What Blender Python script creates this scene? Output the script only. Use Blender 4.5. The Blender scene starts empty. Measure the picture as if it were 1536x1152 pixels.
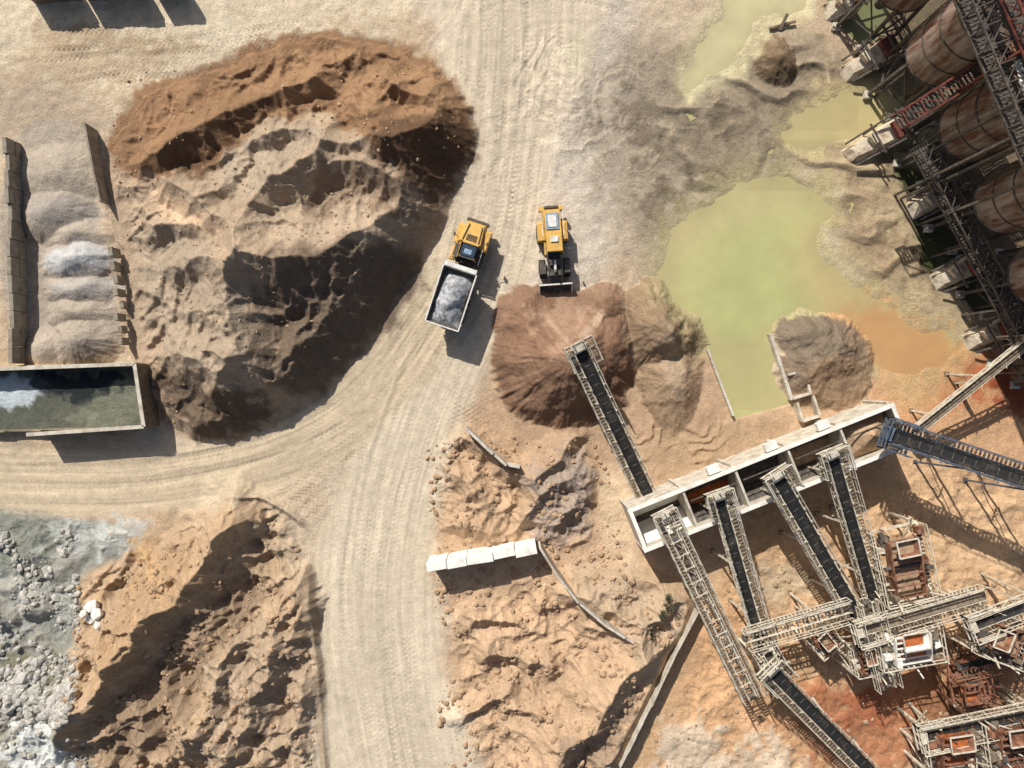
import bpy, math, random
import numpy as np
from mathutils import Vector, Matrix
random.seed(7); rng=np.random.default_rng(11); f4=np.float32
HC=64.0; S=16.0
def lin(c):
    c=c/255.0
    return c/12.92 if c<=0.04045 else ((c+0.055)/1.055)**2.4
def C(r,g,b,k=1.0): return (lin(r)*k,lin(g)*k,lin(b)*k)
def PW(u,v,z=0.0):
    k=(1-z/HC)/S
    return Vector(((u-768)*k,(576-v)*k,z))
# ---------------------------------------------------------------- scene
sc=bpy.context.scene
w=bpy.data.worlds.new("World"); sc.world=w; w.use_nodes=True
EL=math.radians(40.5); AZ=math.atan2(-0.5,0.86)
nt=w.node_tree; sky=nt.nodes.new('ShaderNodeTexSky'); sky.sky_type='NISHITA'; sky.sun_disc=False
sky.sun_elevation=EL; sky.sun_rotation=AZ; sky.dust_density=2.5
nt.links.new(sky.outputs[0],nt.nodes['Background'].inputs[0]); nt.nodes['Background'].inputs[1].default_value=0.075
sl=bpy.data.lights.new("sun","SUN"); sl.energy=4.9; sl.angle=math.radians(0.6); sl.color=(1.0,0.965,0.91)
so=bpy.data.objects.new("sun",sl); sc.collection.objects.link(so)
d=Vector((0.5*math.cos(EL),-0.86*math.cos(EL),-math.sin(EL)))
so.rotation_euler=d.to_track_quat('-Z','Y').to_euler(); so.location=(-40,60,60)
cam=bpy.data.cameras.new("camera"); co=bpy.data.objects.new("camera",cam); sc.collection.objects.link(co)
co.location=(0,0,HC); co.rotation_euler=(0,0,0); cam.sensor_width=36; cam.lens=24; cam.clip_end=4000; cam.clip_start=0.5
sc.camera=co
sc.view_settings.view_transform='Standard'; sc.view_settings.look='None'; sc.view_settings.exposure=0
# ---------------------------------------------------------------- materials
def mat(name,c1,c2=None,rough=0.8,scale=1.5,lo=0.4,hi=0.65,metal=0.0,bump=0.1,bscale=12,spec=0.3):
    m=bpy.data.materials.new(name); m.use_nodes=True; n=m.node_tree.nodes; l=m.node_tree.links
    b=n['Principled BSDF']; b.inputs['Roughness'].default_value=rough; b.inputs['Metallic'].default_value=metal
    b.inputs['Specular IOR Level'].default_value=spec
    if c2 is None: c2=tuple(x*0.7 for x in c1)
    tc=n.new('ShaderNodeTexCoord'); nz=n.new('ShaderNodeTexNoise'); nz.inputs['Scale'].default_value=scale
    nz.inputs['Detail'].default_value=5; nz.inputs['Roughness'].default_value=0.65
    l.new(tc.outputs['Object'],nz.inputs['Vector'])
    r=n.new('ShaderNodeValToRGB'); r.color_ramp.elements[0].position=lo; r.color_ramp.elements[1].position=hi
    r.color_ramp.elements[0].color=(*c1,1); r.color_ramp.elements[1].color=(*c2,1)
    l.new(nz.outputs[0],r.inputs[0]); l.new(r.outputs[0],b.inputs['Base Color'])
    if bump>0:
        n2=n.new('ShaderNodeTexNoise'); n2.inputs['Scale'].default_value=bscale; n2.inputs['Detail'].default_value=3
        l.new(tc.outputs['Object'],n2.inputs['Vector'])
        bp=n.new('ShaderNodeBump'); bp.inputs['Strength'].default_value=0.5; bp.inputs['Distance'].default_value=bump
        l.new(n2.outputs[0],bp.inputs['Height']); l.new(bp.outputs[0],b.inputs['Normal'])
    return m
def terrain_mat(name,grain=1.0,water=False):
    m=bpy.data.materials.new(name); m.use_nodes=True; n=m.node_tree.nodes; l=m.node_tree.links
    b=n['Principled BSDF']; at=n.new('ShaderNodeAttribute'); at.attribute_name='Col'
    tc=n.new('ShaderNodeTexCoord')
    def noise(s,det,ro=0.6):
        q=n.new('ShaderNodeTexNoise'); q.inputs['Scale'].default_value=s; q.inputs['Detail'].default_value=det
        q.inputs['Roughness'].default_value=ro; l.new(tc.outputs['Object'],q.inputs['Vector']); return q
    def mr(src,a,b_,c,d_):
        q=n.new('ShaderNodeMapRange'); q.inputs[1].default_value=a;q.inputs[2].default_value=b_;q.inputs[3].default_value=c;q.inputs[4].default_value=d_
        l.new(src,q.inputs[0]); return q.outputs[0]
    def mult(a,b_):
        q=n.new('ShaderNodeMix'); q.data_type='RGBA'; q.blend_type='MULTIPLY'; q.inputs[0].default_value=1
        l.new(a,q.inputs[6]); l.new(b_,q.inputs[7]); return q.outputs[2]
    if water:
        a=noise(0.35,6,0.7); c=mult(at.outputs['Color'],mr(a.outputs[0],0.3,0.7,0.92,1.07))
        l.new(c,b.inputs['Base Color']); b.inputs['Roughness'].default_value=0.3; b.inputs['IOR'].default_value=1.33
        return m
    a=noise(1.3,5,0.7); a2=noise(7,4,0.75)
    c=mult(at.outputs['Color'],mr(a.outputs[0],0.3,0.7,0.84,1.13))
    c=mult(c,mr(a2.outputs[0],0.3,0.7,1-0.28*grain,1+0.24*grain))
    l.new(c,b.inputs['Base Color']); b.inputs['Roughness'].default_value=0.95; b.inputs['Specular IOR Level'].default_value=0.1
    a3=noise(5,4,0.75); bp=n.new('ShaderNodeBump'); bp.inputs['Strength'].default_value=0.65*grain; bp.inputs['Distance'].default_value=0.17
    l.new(a3.outputs[0],bp.inputs['Height']); l.new(bp.outputs[0],b.inputs['Normal'])
    return m
# ---------------------------------------------------------------- grid (in units of ground pixels: 16 per metre)
def axis(half,step,n_out=26,far=1500):
    a=np.arange(-half,half+step/2,step)
    r=(far/half)**(1/n_out); o=half*r**np.arange(1,n_out+1)
    return np.concatenate([-o[::-1],a,o])
xs=axis(51.5,0.1); ys=np.sort(axis(39.5,0.1))[::-1]
us=(768+xs*S).astype(f4); vs=(576-ys*S).astype(f4)
NX=len(us); NY=len(vs)
U,V=np.meshgrid(us,vs); U=U.astype(f4); V=V.astype(f4)
tab=rng.random((256,256)).astype(f4)
def vn(x,y,seed=0):
    x=x+seed*17.31; y=y+seed*31.77
    xf=np.floor(x); yf=np.floor(y); fx=x-xf; fy=y-yf
    xi=xf.astype(np.int32)&255; yi=yf.astype(np.int32)&255; xj=(xi+1)&255; yj=(yi+1)&255
    fx=fx*fx*(3-2*fx); fy=fy*fy*(3-2*fy)
    a=tab[yi,xi]; b=tab[yi,xj]; c=tab[yj,xi]; d_=tab[yj,xj]
    return (a+(b-a)*fx)*(1-fy)+(c+(d_-c)*fx)*fy
def fbm(x,y,o=5,seed=0,g=0.5):
    s=0;a=1;t=0
    for i in range(o):
        s=s+a*(vn(x,y,seed+i*3)*2-1); t+=a; a*=g
        x,y=(x*0.8-y*0.6)*2.03,(x*0.6+y*0.8)*2.03
    return s/t*1.6
def ridged(x,y,o=5,seed=0,g=0.5):
    s=0;a=1;t=0
    for i in range(o):
        n_=1-np.abs(vn(x,y,seed+i*5)*2-1); s=s+a*n_*n_; t+=a; a*=g
        x,y=(x*0.8-y*0.6)*2.07,(x*0.6+y*0.8)*2.07
    return s/t
def ss(a,b,x):
    t=np.clip((x-a)/(b-a),0,1); return t*t*(3-2*t)
WA=fbm(U/90,V/90,3,1); WB=fbm(U/90,V/90,3,9); WC_=fbm(U/18,V/18,4,21); WD=fbm(U/18,V/18,4,33)
N1=fbm(U/60,V/60,6,41); N2=fbm(U/14,V/14,5,52); N3=fbm(U/220,V/220,4,63)
Uw=U+WA*9+WC_*4; Vw=V+WB*9+WD*4
Hm=(0.10*N1+0.05*N2).astype(f4)
def chaikin(p,closed=False,it=2):
    for _ in range(it):
        q=[]
        n_=len(p); rg=range(n_) if closed else range(n_-1)
        if not closed: q.append(p[0])
        for i in rg:
            a=p[i]; b=p[(i+1)%n_]
            q.append((a[0]*.75+b[0]*.25,a[1]*.75+b[1]*.25)); q.append((a[0]*.25+b[0]*.75,a[1]*.25+b[1]*.75))
        if not closed: q.append(p[-1])
        p=q
    return p
def kz(p,z):
    k=1-z/HC
    return [(768+(a-768)*k,576+(b-576)*k) for a,b in p]
def sl_(p,m):
    a=np.array(p); i0,i1=np.searchsorted(us,[a[:,0].min()-m,a[:,0].max()+m]); j0,j1=np.searchsorted(vs,[a[:,1].min()-m,a[:,1].max()+m])
    return (slice(max(j0,0),j1),slice(max(i0,0),i1))
def segd(p,u,v,closed=False):
    D=np.full(u.shape,1e9,f4); SD=np.ones(u.shape,f4); T=np.zeros(u.shape,f4); ins=np.zeros(u.shape,bool)
    n_=len(p); acc=0.0
    for i in range(n_ if closed else n_-1):
        ax,ay=p[i]; bx,by=p[(i+1)%n_]; dx=bx-ax; dy=by-ay; L2=dx*dx+dy*dy+1e-9; L=math.sqrt(L2)
        pu=u-ax; pv=v-ay
        t=np.clip((pu*dx+pv*dy)/L2,0,1); ex=pu-t*dx; ey=pv-t*dy; dd=ex*ex+ey*ey
        m=dd<D; D=np.where(m,dd,D); T=np.where(m,acc+t*L,T)
        if closed:
            if by!=ay:
                c=((ay>v)!=(by>v))&(u<dx*(v-ay)/(by-ay)+ax); ins^=c
        else:
            SD=np.where(m,np.sign(dx*pv-dy*pu),SD)   # + = right of travel (v is down)
        acc+=L
    D=np.sqrt(D)
    if closed: return np.where(ins,D,-D)
    return D,SD,T,acc
ALB=np.zeros((NY,NX,3),f4)
def blend(s,w_,col):
    for k in range(3): ALB[s][...,k]+= (col[k]-ALB[s][...,k])*w_
def psd(p,z=0,m=60,warp=1,it=2):
    p=chaikin(kz(p,z),True,it); s=sl_(p,m)
    u=U[s]+(Uw[s]-U[s])*warp; v=V[s]+(Vw[s]-V[s])*warp
    return s,segd(p,u,v,True)
def paint(p,col,f=12,st=1.0,z=0,warp=1,nz=0.0,it=2):
    s,sd=psd(p,z,f+40,warp,it)
    w_=ss(-f,f,sd+nz*(N2[s]*16+N1[s]*14))*st; blend(s,w_,col)
def line(p,col,wd=8,f=6,st=1.0,z=0,warp=0.5,nz=0.6):
    p=chaikin(kz(p,z)); s=sl_(p,wd+f+25); D,_,T,L=segd(p,U[s]+(Uw[s]-U[s])*warp,V[s]+(Vw[s]-V[s])*warp)
    w_=(1-ss(wd,wd+f,D))*st*np.clip(1+nz*N2[s],0,1); blend(s,w_,col)
def ridge(p,h,back,front,z=0,warp=1.0,tp=40):
    p=chaikin(kz(p,z)); m=max(back,front)+25; s=sl_(p,m)
    D,SD,T,L=segd(p,U[s]+(Uw[s]-U[s])*warp,V[s]+(Vw[s]-V[s])*warp)
    tp=min(tp,L/2); e=ss(0,tp,np.minimum(T,L-T))
    b=np.clip(1-D/back,0,1); b=b*b*(1.6-0.6*b); fr=np.clip(1-D/front,0,1); fr=fr*(0.75+0.25*fr)
    Hm[s]+=h*e*np.where(SD>0,fr,b)*(1+0.2*N1[s])
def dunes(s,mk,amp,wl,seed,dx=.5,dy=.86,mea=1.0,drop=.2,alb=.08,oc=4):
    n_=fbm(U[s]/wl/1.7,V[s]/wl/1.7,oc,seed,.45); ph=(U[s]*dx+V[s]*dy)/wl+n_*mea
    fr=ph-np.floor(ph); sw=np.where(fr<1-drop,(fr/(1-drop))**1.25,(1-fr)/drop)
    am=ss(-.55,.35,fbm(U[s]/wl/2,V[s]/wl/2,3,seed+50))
    Hm[s]+=mk*amp*(sw-.35)*am; ALB[s]*=(1+alb*(sw-.5)*am*np.minimum(mk,1))[...,None]  # lit side painted lighter toward crests; hollows darker with deposits
DIRS=[(1,0),(0,1),(1,1),(1,-1),(2,1),(1,2),(2,-1),(1,-2)]
def talus(s,slope,levels=6):
    # granular slopes: nothing steeper than its angle of repose (min-envelope of cones)
    A=Hm[s].copy(); sl=slope*(1+.18*N1[s]) 
    H_,W_=A.shape
    for lv in range(levels):
        k=2**lv
        for dx,dy in DIRS:
            dist=0.1*k*math.hypot(dx,dy)
            for sg in (1,-1):
                a=dx*k*sg; b=dy*k*sg
                ys0=slice(max(0,b),min(H_,H_+b)); xs0=slice(max(0,a),min(W_,W_+a)); yt=slice(max(0,-b),min(H_,H_-b)); xt=slice(max(0,-a),min(W_,W_-a))
                if ys0.stop<=ys0.start or xs0.stop<=xs0.start: continue
                A[yt,xt]=np.minimum(A[yt,xt],A[ys0,xs0]+sl[yt,xt]*dist)
    Hm[s]=A
def ledges(s,mk,step,amt,seed):
    n_=fbm(U[s]/70,V[s]/70,4,seed)*.9; q=Hm[s]/step+n_; f=q-np.floor(q)
    Hm[s]+=mk*amt*step*(np.where(f<.72,f*.45/.72,.45+(f-.72)*.55/.28)-f)
def rocky(s,mk,a1,w1,a2,w2,seed,slp_,lv=5):
    Hm[s]+=mk*a1*(ridged(Uw[s]/w1,Vw[s]/w1,4,seed,.45)-.5); talus(s,slp_,lv)
    Hm[s]+=mk*a2*(ridged(Uw[s]/w2,Vw[s]/w2,4,seed+7,.5)-.5); talus(s,slp_*1.35,3)
    Hm[s]+=mk*.05*N2[s]
def cone(u,v,r,h,z=0,ex=1.0,ey=1.0,warp=0.5,flat=0.12):
    (u,v),=kz([(u,v)],z); s=sl_([(u-r*ex,v-r*ey),(u+r*ex,v+r*ey)],20)
    uu=U[s]+(Uw[s]-U[s])*warp-u; vv=V[s]+(Vw[s]-V[s])*warp-v
    q=np.sqrt((uu/ex)**2+(vv/ey)**2)/r; q=np.sqrt(q*q+flat*flat)-flat*0.5
    an=np.arctan2(vv,uu); q=q*(1+.035*fbm(an*6+u,q*1.5,3,int(r))+.02*fbm(an*20,q*2,2,int(r)+5))
    c=h*np.clip(1-q,-1,1); Hm[s]=np.maximum(Hm[s],c+0.04*N2[s])
    return s,q
# ---------------------------------------------------------------- base colours
t=ss(-0.5,0.5,N3+0.4*N1)[...,None]
ALB[:]=np.array(C(206,186,156))*(1-t)+np.array(C(192,167,135))*t
paint([(-100,-100),(640,-100),(620,60),(400,60),(150,170),(-100,190)],C(214,195,163),20)
paint([(-100,90),(120,110),(150,180),(130,230),(-100,230)],C(176,155,129),25,0.8,nz=1)
paint([(40,20),(200,60),(330,60),(280,80),(90,70)],C(170,145,113),10,0.6,nz=1)
paint([(0,60),(120,50),(300,90),(200,130),(0,120)],C(182,157,123),16,0.65,nz=2)
paint([(480,20),(560,10),(640,60),(660,110),(600,60),(500,44)],C(184,158,122),10,0.5,nz=2)
paint([(290,30),(330,15),(380,40),(360,60),(300,60)],C(222,206,174),8,0.6)
paint([(600,-100),(960,-100),(960,200),(880,500),(740,480),(690,260),(690,120)],C(203,188,167),30)
paint([(900,60),(1000,40),(1060,120),(1060,260),(1010,420),(960,440),(900,300),(880,180)],C(160,145,123),36,0.85,nz=2)
paint([(1000,60),(1100,60),(1250,60),(1300,120),(1250,240),(1150,290),(1020,330),(980,200)],C(140,126,103),36,0.85,nz=2)
for q in ([(930,130),(980,110),(1010,170),(1000,240),(950,230)],[(1040,190),(1140,140),(1260,120),(1250,150),(1150,180),(1060,240)],[(990,270),(1100,240),(1240,220),(1230,250),(1100,270),(1010,330)],[(950,300),(1000,290),(1000,360),(960,370)]):
    paint(q,C(112,99,80),16,0.65,nz=2.5)
paint([(1230,100),(1340,150),(1400,300),(1480,420),(1536,520),(1420,520),(1280,440),(1230,330),(1180,250)],C(176,155,118),26,0.9,nz=2)
paint([(1240,260),(1300,270),(1360,380),(1330,430),(1260,360)],C(148,125,96),16,0.65,nz=2)
paint([(680,620),(1100,600),(1500,560),(1600,560),(1600,1300),(640,1300),(620,900),(640,760)],C(202,168,131),25)
paint([(-100,780),(480,760),(480,1250),(-100,1250)],C(194,164,129),20)
paint([(740,440),(960,440),(1080,480),(1110,620),(1080,700),(900,760),(760,700),(700,640),(720,520)],C(186,154,121),18,0.9,nz=1)
# lower right yard
paint([(1050,920),(1130,740),(1360,680),(1600,560),(1600,1300),(900,1300),(940,1140)],C(206,167,123),15,1,warp=.3)
paint([(1040,930),(1110,900),(1200,960),(1210,1080),(1180,1160),(1000,1100)],C(206,159,112),25,0.8,nz=1)
paint([(1160,1000),(1300,1010),(1420,980),(1450,1060),(1400,1140),(1230,1160)],C(172,110,72),25,0.85,nz=2)
paint([(1240,1010),(1330,1020),(1340,1100),(1260,1100)],C(158,86,54),20,0.6,nz=2)
paint([(1400,960),(1560,960),(1560,1200),(1360,1200)],C(140,98,68),24,0.75,nz=2)
paint([(980,1110),(1040,1085),(1090,1110),(1180,1140),(1200,1200),(960,1200)],C(210,190,162),12,0.8,nz=2)
paint([(1330,780),(1536,780),(1536,860),(1400,900)],C(212,174,130),20,0.9,nz=1)
paint([(1130,830),(1240,850),(1220,900),(1140,910)],C(196,178,146),20,0.7,nz=1)
paint([(900,700),(950,690),(985,730),(950,800),(960,860),(920,850),(905,780)],C(218,190,152),12,0.9)
paint([(960,600),(1100,640),(1190,620),(1200,660),(1050,720),(980,720)],C(174,145,112),14,0.9,nz=1)
# orange mud
paint([(1290,500),(1380,500),(1480,520),(1560,540),(1600,640),(1480,660),(1380,620),(1300,590)],C(202,148,100),30,0.95,nz=2)
paint([(1370,535),(1440,525),(1500,540),(1540,600),(1470,605),(1390,580)],C(180,94,50),22,0.85,nz=2)
paint([(1480,550),(1560,580),(1560,640),(1490,610)],C(134,62,36),16,0.8,nz=2)
paint([(1360,640),(1560,620),(1560,720),(1420,700)],C(200,156,114),14,0.8,nz=1)
paint([(1250,-60),(1700,-60),(1700,600),(1500,520),(1400,380),(1330,230),(1290,120)],C(92,78,56),24,0.85,nz=2)  # ground around the silos painted dark, standing in for their shade
# ---------------------------------------------------------------- roads
road_main=[(770,-120),(775,60),(760,230),(735,400),(665,520),(610,640),(572,780),(560,920),(580,1060),(620,1260)]
road_left=[(650,470),(560,600),(430,680),(240,722),(60,722),(-120,715)]
MainW=np.interp(V,[-100,0,150,300,400,500,640,760,900,1152],[150,135,85,62,66,72,60,80,92,120]).astype(f4)
RD=np.zeros((NY,NX),f4)
pm=chaikin(road_main); s_m=sl_(pm,260); Dm,SDm,Tm,_=segd(pm,U[s_m],V[s_m])
pl=chaikin(road_left); s_l=sl_(pl,120); Dl,SDl,Tl,_=segd(pl,U[s_l],V[s_l])
wm=ss(-18,16,MainW[s_m]-Dm+WA[s_m]*12+WC_[s_m]*6); RD[s_m]=np.maximum(RD[s_m],wm)
blend(s_m,wm,C(206,189,161))
wl=ss(-12,14,48-Dl+WA[s_l]*8+WC_[s_l]*5); RD[s_l]=np.maximum(RD[s_l],wl); blend(s_l,wl,C(200,180,148))
Hm*=(1-0.7*RD)
st=fbm(SDm*Dm/4,Tm/200,4,5)+.6*fbm(SDm*Dm/22,Tm/300,3,65); ALB[s_m]*=(1+0.08*st*wm)[...,None]; Hm[s_m]+=0.022*st*wm
st=fbm(SDl*Dl/4,Tl/200,4,6)+.6*fbm(SDl*Dl/20,Tl/300,3,66); ALB[s_l]*=(1+0.11*st*wl)[...,None]; Hm[s_l]+=0.028*st*wl
for (cu,cv,r0,r1,sd_) in [(860,110,0,150,3),(960,200,0,110,4),(720,60,40,150,8)]:
    s=sl_([(cu-r1,cv-r1),(cu+r1,cv+r1)],20); q=np.hypot(Uw[s]-cu+WA[s]*14,(Vw[s]-cv)*0.8+WB[s]*14); an=np.arctan2(V[s]-cv,U[s]-cu)
    wq=ss(r1,r1*0.6,q)*ss(r0-1,r0+20,q)*ss(-.5,.3,N1[s]+WB[s]); f_=fbm(q/3.5,an*1.2,4,sd_)
    ALB[s]*=(1+0.2*f_*wq)[...,None]; Hm[s]+=0.04*f_*wq
# ---------------------------------------------------------------- big dirt mound
Z=3.0
MOUND=[(155,180),(200,150),(290,92),(380,58),(500,45),(600,66),(690,120),(710,165),(706,235),(680,300),(640,390),(598,430),(572,495),(510,570),(450,625),(350,662),(235,645),(200,560),(188,470),(160,370),(148,260)]
s,sd=psd(MOUND,1,60,1.2,1); sd=sd+N1[s]*5
nw=chaikin(kz([(205,620),(185,470),(155,300),(158,180),(290,92),(400,50),(520,42),(620,70)],1)); Dn,_,_,_=segd(nw,Uw[s],Vw[s])
cap1=np.clip(sd,0,999)/16*1.9; cap2=0.15+Dn/16*0.25
hmnd=np.minimum(np.minimum(cap1,cap2),3.1+0.6*N3[s])
mk=ss(0,12,sd)
Hm[s]=np.where(sd>0,Hm[s]*(1-mk)+hmnd,Hm[s])
Hsave=Hm.copy()
paint(MOUND,C(178,154,126),6,1,0,1,it=1)
Wp=1.4
ridge([(165,232),(225,252),(270,222),(325,190),(350,155),(400,135),(470,128),(520,120)],3.2,60,18,Z,Wp)
ridge([(500,165),(535,160),(560,188),(590,197),(640,190),(700,158)],5.2,70,60,Z+2,Wp)
ridge([(345,195),(420,182),(470,182),(510,150)],2.0,30,12,Z+2,Wp)
ridge([(205,275),(270,300),(340,330),(385,300),(420,265),(450,235),(490,212),(545,222),(600,225),(660,215)],3.6,50,20,Z+1,Wp)
ridge([(350,300),(420,270),(480,255),(540,262),(600,285),(660,270)],2.8,40,18,Z+1,Wp)
ridge([(325,330),(345,350),(370,368),(450,374),(520,364),(575,352),(610,335),(650,312),(676,290)],6.0,75,80,Z+2,Wp)
ridge([(350,595),(392,575),(388,520),(365,455),(350,420),(370,380),(420,372)],3.4,110,24,Z+1,Wp)
ridge([(200,528),(260,538),(320,560),(385,582),(430,560)],3.8,80,50,Z+1,Wp)
ridge([(440,560),(480,500),(560,440),(610,400)],1.8,50,24,Z,Wp)
ridge([(560,90),(600,130),(650,140),(690,130)],2.2,40,14,Z,Wp)
ridge([(250,470),(300,465),(345,500)],1.7,50,12,Z,Wp)
ridge([(230,420),(300,400),(350,415)],1.7,50,12,Z,Wp)
ridge([(190,360),(250,345),(320,360)],1.5,50,12,Z,Wp)
dunes(s,ss(10,50,sd)*(0.5+0.5*ss(200,420,U[s])),1.1,110,71,mea=1.5,drop=.06)
dunes(s,ss(5,40,sd),.8,52,74,dx=.7,dy=.7,mea=1.3,drop=.08)
dl=(Hm-Hsave)[s]; Hm[s]=Hsave[s]+dl*ss(0,12,sd)
ledges(s,ss(0,40,sd),1.5,.9,76)
rocky(s,ss(0,40,sd)*(.6+.4*ss(230,420,U[s])),1.3,62,.5,24,270,1.0,6)
paint([(150,180),(290,90),(400,50),(520,42),(620,68),(700,140),(712,200),(690,265),(600,280),(540,215),(470,200),(400,180),(340,280),(250,280),(160,260)],C(148,112,78),8,0.95,0,0.8,nz=0.6)
paint([(300,90),(420,60),(600,70),(690,140),(640,190),(560,190),(470,130),(370,140)],C(160,124,88),14,0.8,2,nz=1)
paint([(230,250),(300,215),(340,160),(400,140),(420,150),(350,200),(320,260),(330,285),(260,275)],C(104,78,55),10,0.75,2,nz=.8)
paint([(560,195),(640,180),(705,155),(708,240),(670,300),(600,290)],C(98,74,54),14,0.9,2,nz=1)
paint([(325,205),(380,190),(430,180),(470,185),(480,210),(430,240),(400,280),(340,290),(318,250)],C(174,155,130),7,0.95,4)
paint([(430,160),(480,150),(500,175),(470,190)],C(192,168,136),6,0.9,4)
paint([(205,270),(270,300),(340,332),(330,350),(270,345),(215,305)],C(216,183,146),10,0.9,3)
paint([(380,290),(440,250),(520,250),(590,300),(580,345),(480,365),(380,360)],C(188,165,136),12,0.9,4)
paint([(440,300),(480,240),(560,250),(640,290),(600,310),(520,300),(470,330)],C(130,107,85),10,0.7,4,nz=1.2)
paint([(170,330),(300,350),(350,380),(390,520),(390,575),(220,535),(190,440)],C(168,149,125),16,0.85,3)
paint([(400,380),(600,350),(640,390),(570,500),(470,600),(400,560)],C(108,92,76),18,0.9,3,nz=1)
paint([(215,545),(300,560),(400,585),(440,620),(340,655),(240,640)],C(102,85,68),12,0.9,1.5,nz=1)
# ---------------------------------------------------------------- storage bay (left)
paint([(0,190),(130,170),(150,310),(165,400),(195,545),(0,545)],C(176,161,142),6,1,0,0.2)
for (a,b,r,h,ex) in [(80,262,48,1.1,1.5),(75,318,42,1.8,1.4),(112,352,30,1.4,1.7),(108,392,34,2.0,1.5),(110,432,30,1.5,1.7),(112,468,30,1.5,1.7),(122,512,42,2.3,1.3),(60,520,30,1.0,1.2)]:
    cone(a,b,r,h,1,ex,1.0,0.6,0.22)
paint([(50,385),(110,362),(160,385),(150,405),(60,410)],C(196,195,192),8,0.85,1.5,0.8)
paint([(30,290),(120,290),(145,330),(40,335)],C(156,147,138),10,0.7,1.5,0.8)
paint([(60,420),(170,410),(180,440),(70,445)],C(184,179,170),8,0.6,1.5,0.8)
TANK=[(-60,552),(200,550),(212,640),(-60,648)]
s,sd=psd(TANK,1,10,0,0); Hm[s]=np.where(sd>-3,0.9+0.05*N2[s]+.08*N1[s],Hm[s])
paint(TANK,C(98,100,86),3,1,1,0,0,0)
paint([(-60,550),(30,550),(70,575),(50,605),(10,612),(-60,600)],C(190,198,200),6,0.95,1,1.2,nz=.6)
paint([(40,556),(150,556),(190,590),(120,606),(60,600)],C(36,42,46),6,0.9,1,1.2,nz=.6)  # black water, with the upper wall's cast shadow painted into it
paint([(110,620),(160,600),(205,580),(208,640),(120,640)],C(124,124,104),8,0.8,1,1,nz=1)
# ---------------------------------------------------------------- slurry (bottom left)
SL=[(-80,765),(60,775),(200,785),(215,820),(150,850),(110,880),(130,960),(60,1000),(-80,1010)]
paint(SL,C(152,152,140),8,1,0,1)
s,sd=psd(SL,0,20,1); Hm[s]*=(1-0.9*ss(0,10,sd)); rg=ridged(Uw[s]/34,Vw[s]/34,5,140); Hm[s]+=ss(0,20,sd)*(.7*rg-.3+.15*N1[s])
ALB[s]*=(1+ss(0,10,sd)*(.22*fbm(Uw[s]/12,Vw[s]/12,5,142)+.2*N1[s]+.25*(rg-.5)))[...,None]
paint([(-80,770),(40,775),(110,800),(90,840),(20,850),(-80,840)],C(124,126,112),14,0.7,nz=2)
paint([(60,790),(200,785),(210,810),(130,850),(80,830)],C(192,192,182),10,0.7,nz=2)
paint([(-80,850),(60,860),(100,900),(80,960),(0,990),(-80,980)],C(174,175,168),10,0.6,nz=2)
paint([(20,840),(100,840),(110,870),(50,875)],C(96,97,84),10,0.8,nz=1)
paint([(0,920),(40,940),(100,930),(90,960),(20,975)],C(120,120,108),8,0.6,nz=2)
paint([(-80,960),(60,970),(130,1000),(140,1160),(100,1250),(-80,1250)],C(154,149,134),10,0.95,nz=2)
paint([(20,1060),(110,1060),(120,1152),(70,1250),(20,1250)],C(210,211,204),6,0.9,nz=1.5)
paint([(-80,980),(30,975),(90,1000),(40,1010),(-80,1010)],C(118,114,86),8,0.8,nz=1)
s,sd=psd([(-80,990),(120,1000),(130,1250),(-80,1250)],0,20,1); Hm[s]+=ss(0,30,sd)*(1.0*ridged(Uw[s]/26,Vw[s]/26,5,144)-.2)
for (a,b,r,h) in [(62,912,26,1.5),(8,925,26,1.4),(14,884,18,.7),(100,855,20,.6)]:
    s,q=cone(a,b,r,h,0,1,1,1.2,0.2); blend(s,ss(1.05,0.8,q)*.7,C(168,162,148))
# ---------------------------------------------------------------- lower-left cliffs
LM=[(110,900),(170,830),(330,745),(430,750),(462,800),(472,900),(490,1000),(500,1260),(100,1260),(120,1080)]
s,sd=psd(LM,0,60,1); mk=ss(0,40,sd)
Hm[s]+=mk*0.9
ridge([(90,1160),(140,1080),(200,1000),(250,925),(320,868),(370,812),(415,775)],4.3,110,20,1.5,1.8,60)
ridge([(330,1160),(380,1080),(420,1000),(455,920),(462,840)],2.4,100,16,1,1.6)
ridge([(260,1160),(300,1080),(340,1010),(370,930)],2.2,60,16,1,1.6)
ridge([(120,960),(160,930),(230,870),(270,820)],2.0,40,10,2,1.6)
ridge([(330,742),(390,742),(440,768),(470,800)],0.7,16,8,0,0.3)
paint([(140,880),(200,830),(330,780),(410,770),(330,860),(250,920),(170,1010),(120,1000)],C(180,147,109),14,0.9,2,nz=2)
paint([(160,850),(240,840),(240,880),(170,890)],C(198,160,112),10,0.8,2,nz=2)
paint([(200,1010),(330,880),(420,790),(440,830),(340,960),(300,1060),(240,1152),(130,1152)],C(140,117,93),14,0.75,0,nz=1)
paint([(340,960),(440,900),(470,1000),(490,1152),(260,1200)],C(180,157,130),14,0.7,0,nz=1)
paint([(240,800),(330,745),(440,760),(460,850),(440,900),(380,860)],C(190,161,128),12,0.6,0,nz=1)
dunes(s,mk,1.6,95,151,dx=.75,dy=.66,mea=1.7,drop=.06); dunes(s,mk,.8,44,154,dx=.6,dy=.8,mea=1.6,drop=.08,alb=.15)
ledges(s,mk,1.2,.7,156)
rocky(s,mk,2.2,70,.9,26,280,1.2,5)
line([(466,850),(474,960),(482,1060),(492,1200)],C(160,136,108),4,4,0.7)
ridge([(492,1200),(484,1060),(472,950),(466,850)],0.35,10,8,0,0.2)
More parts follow.
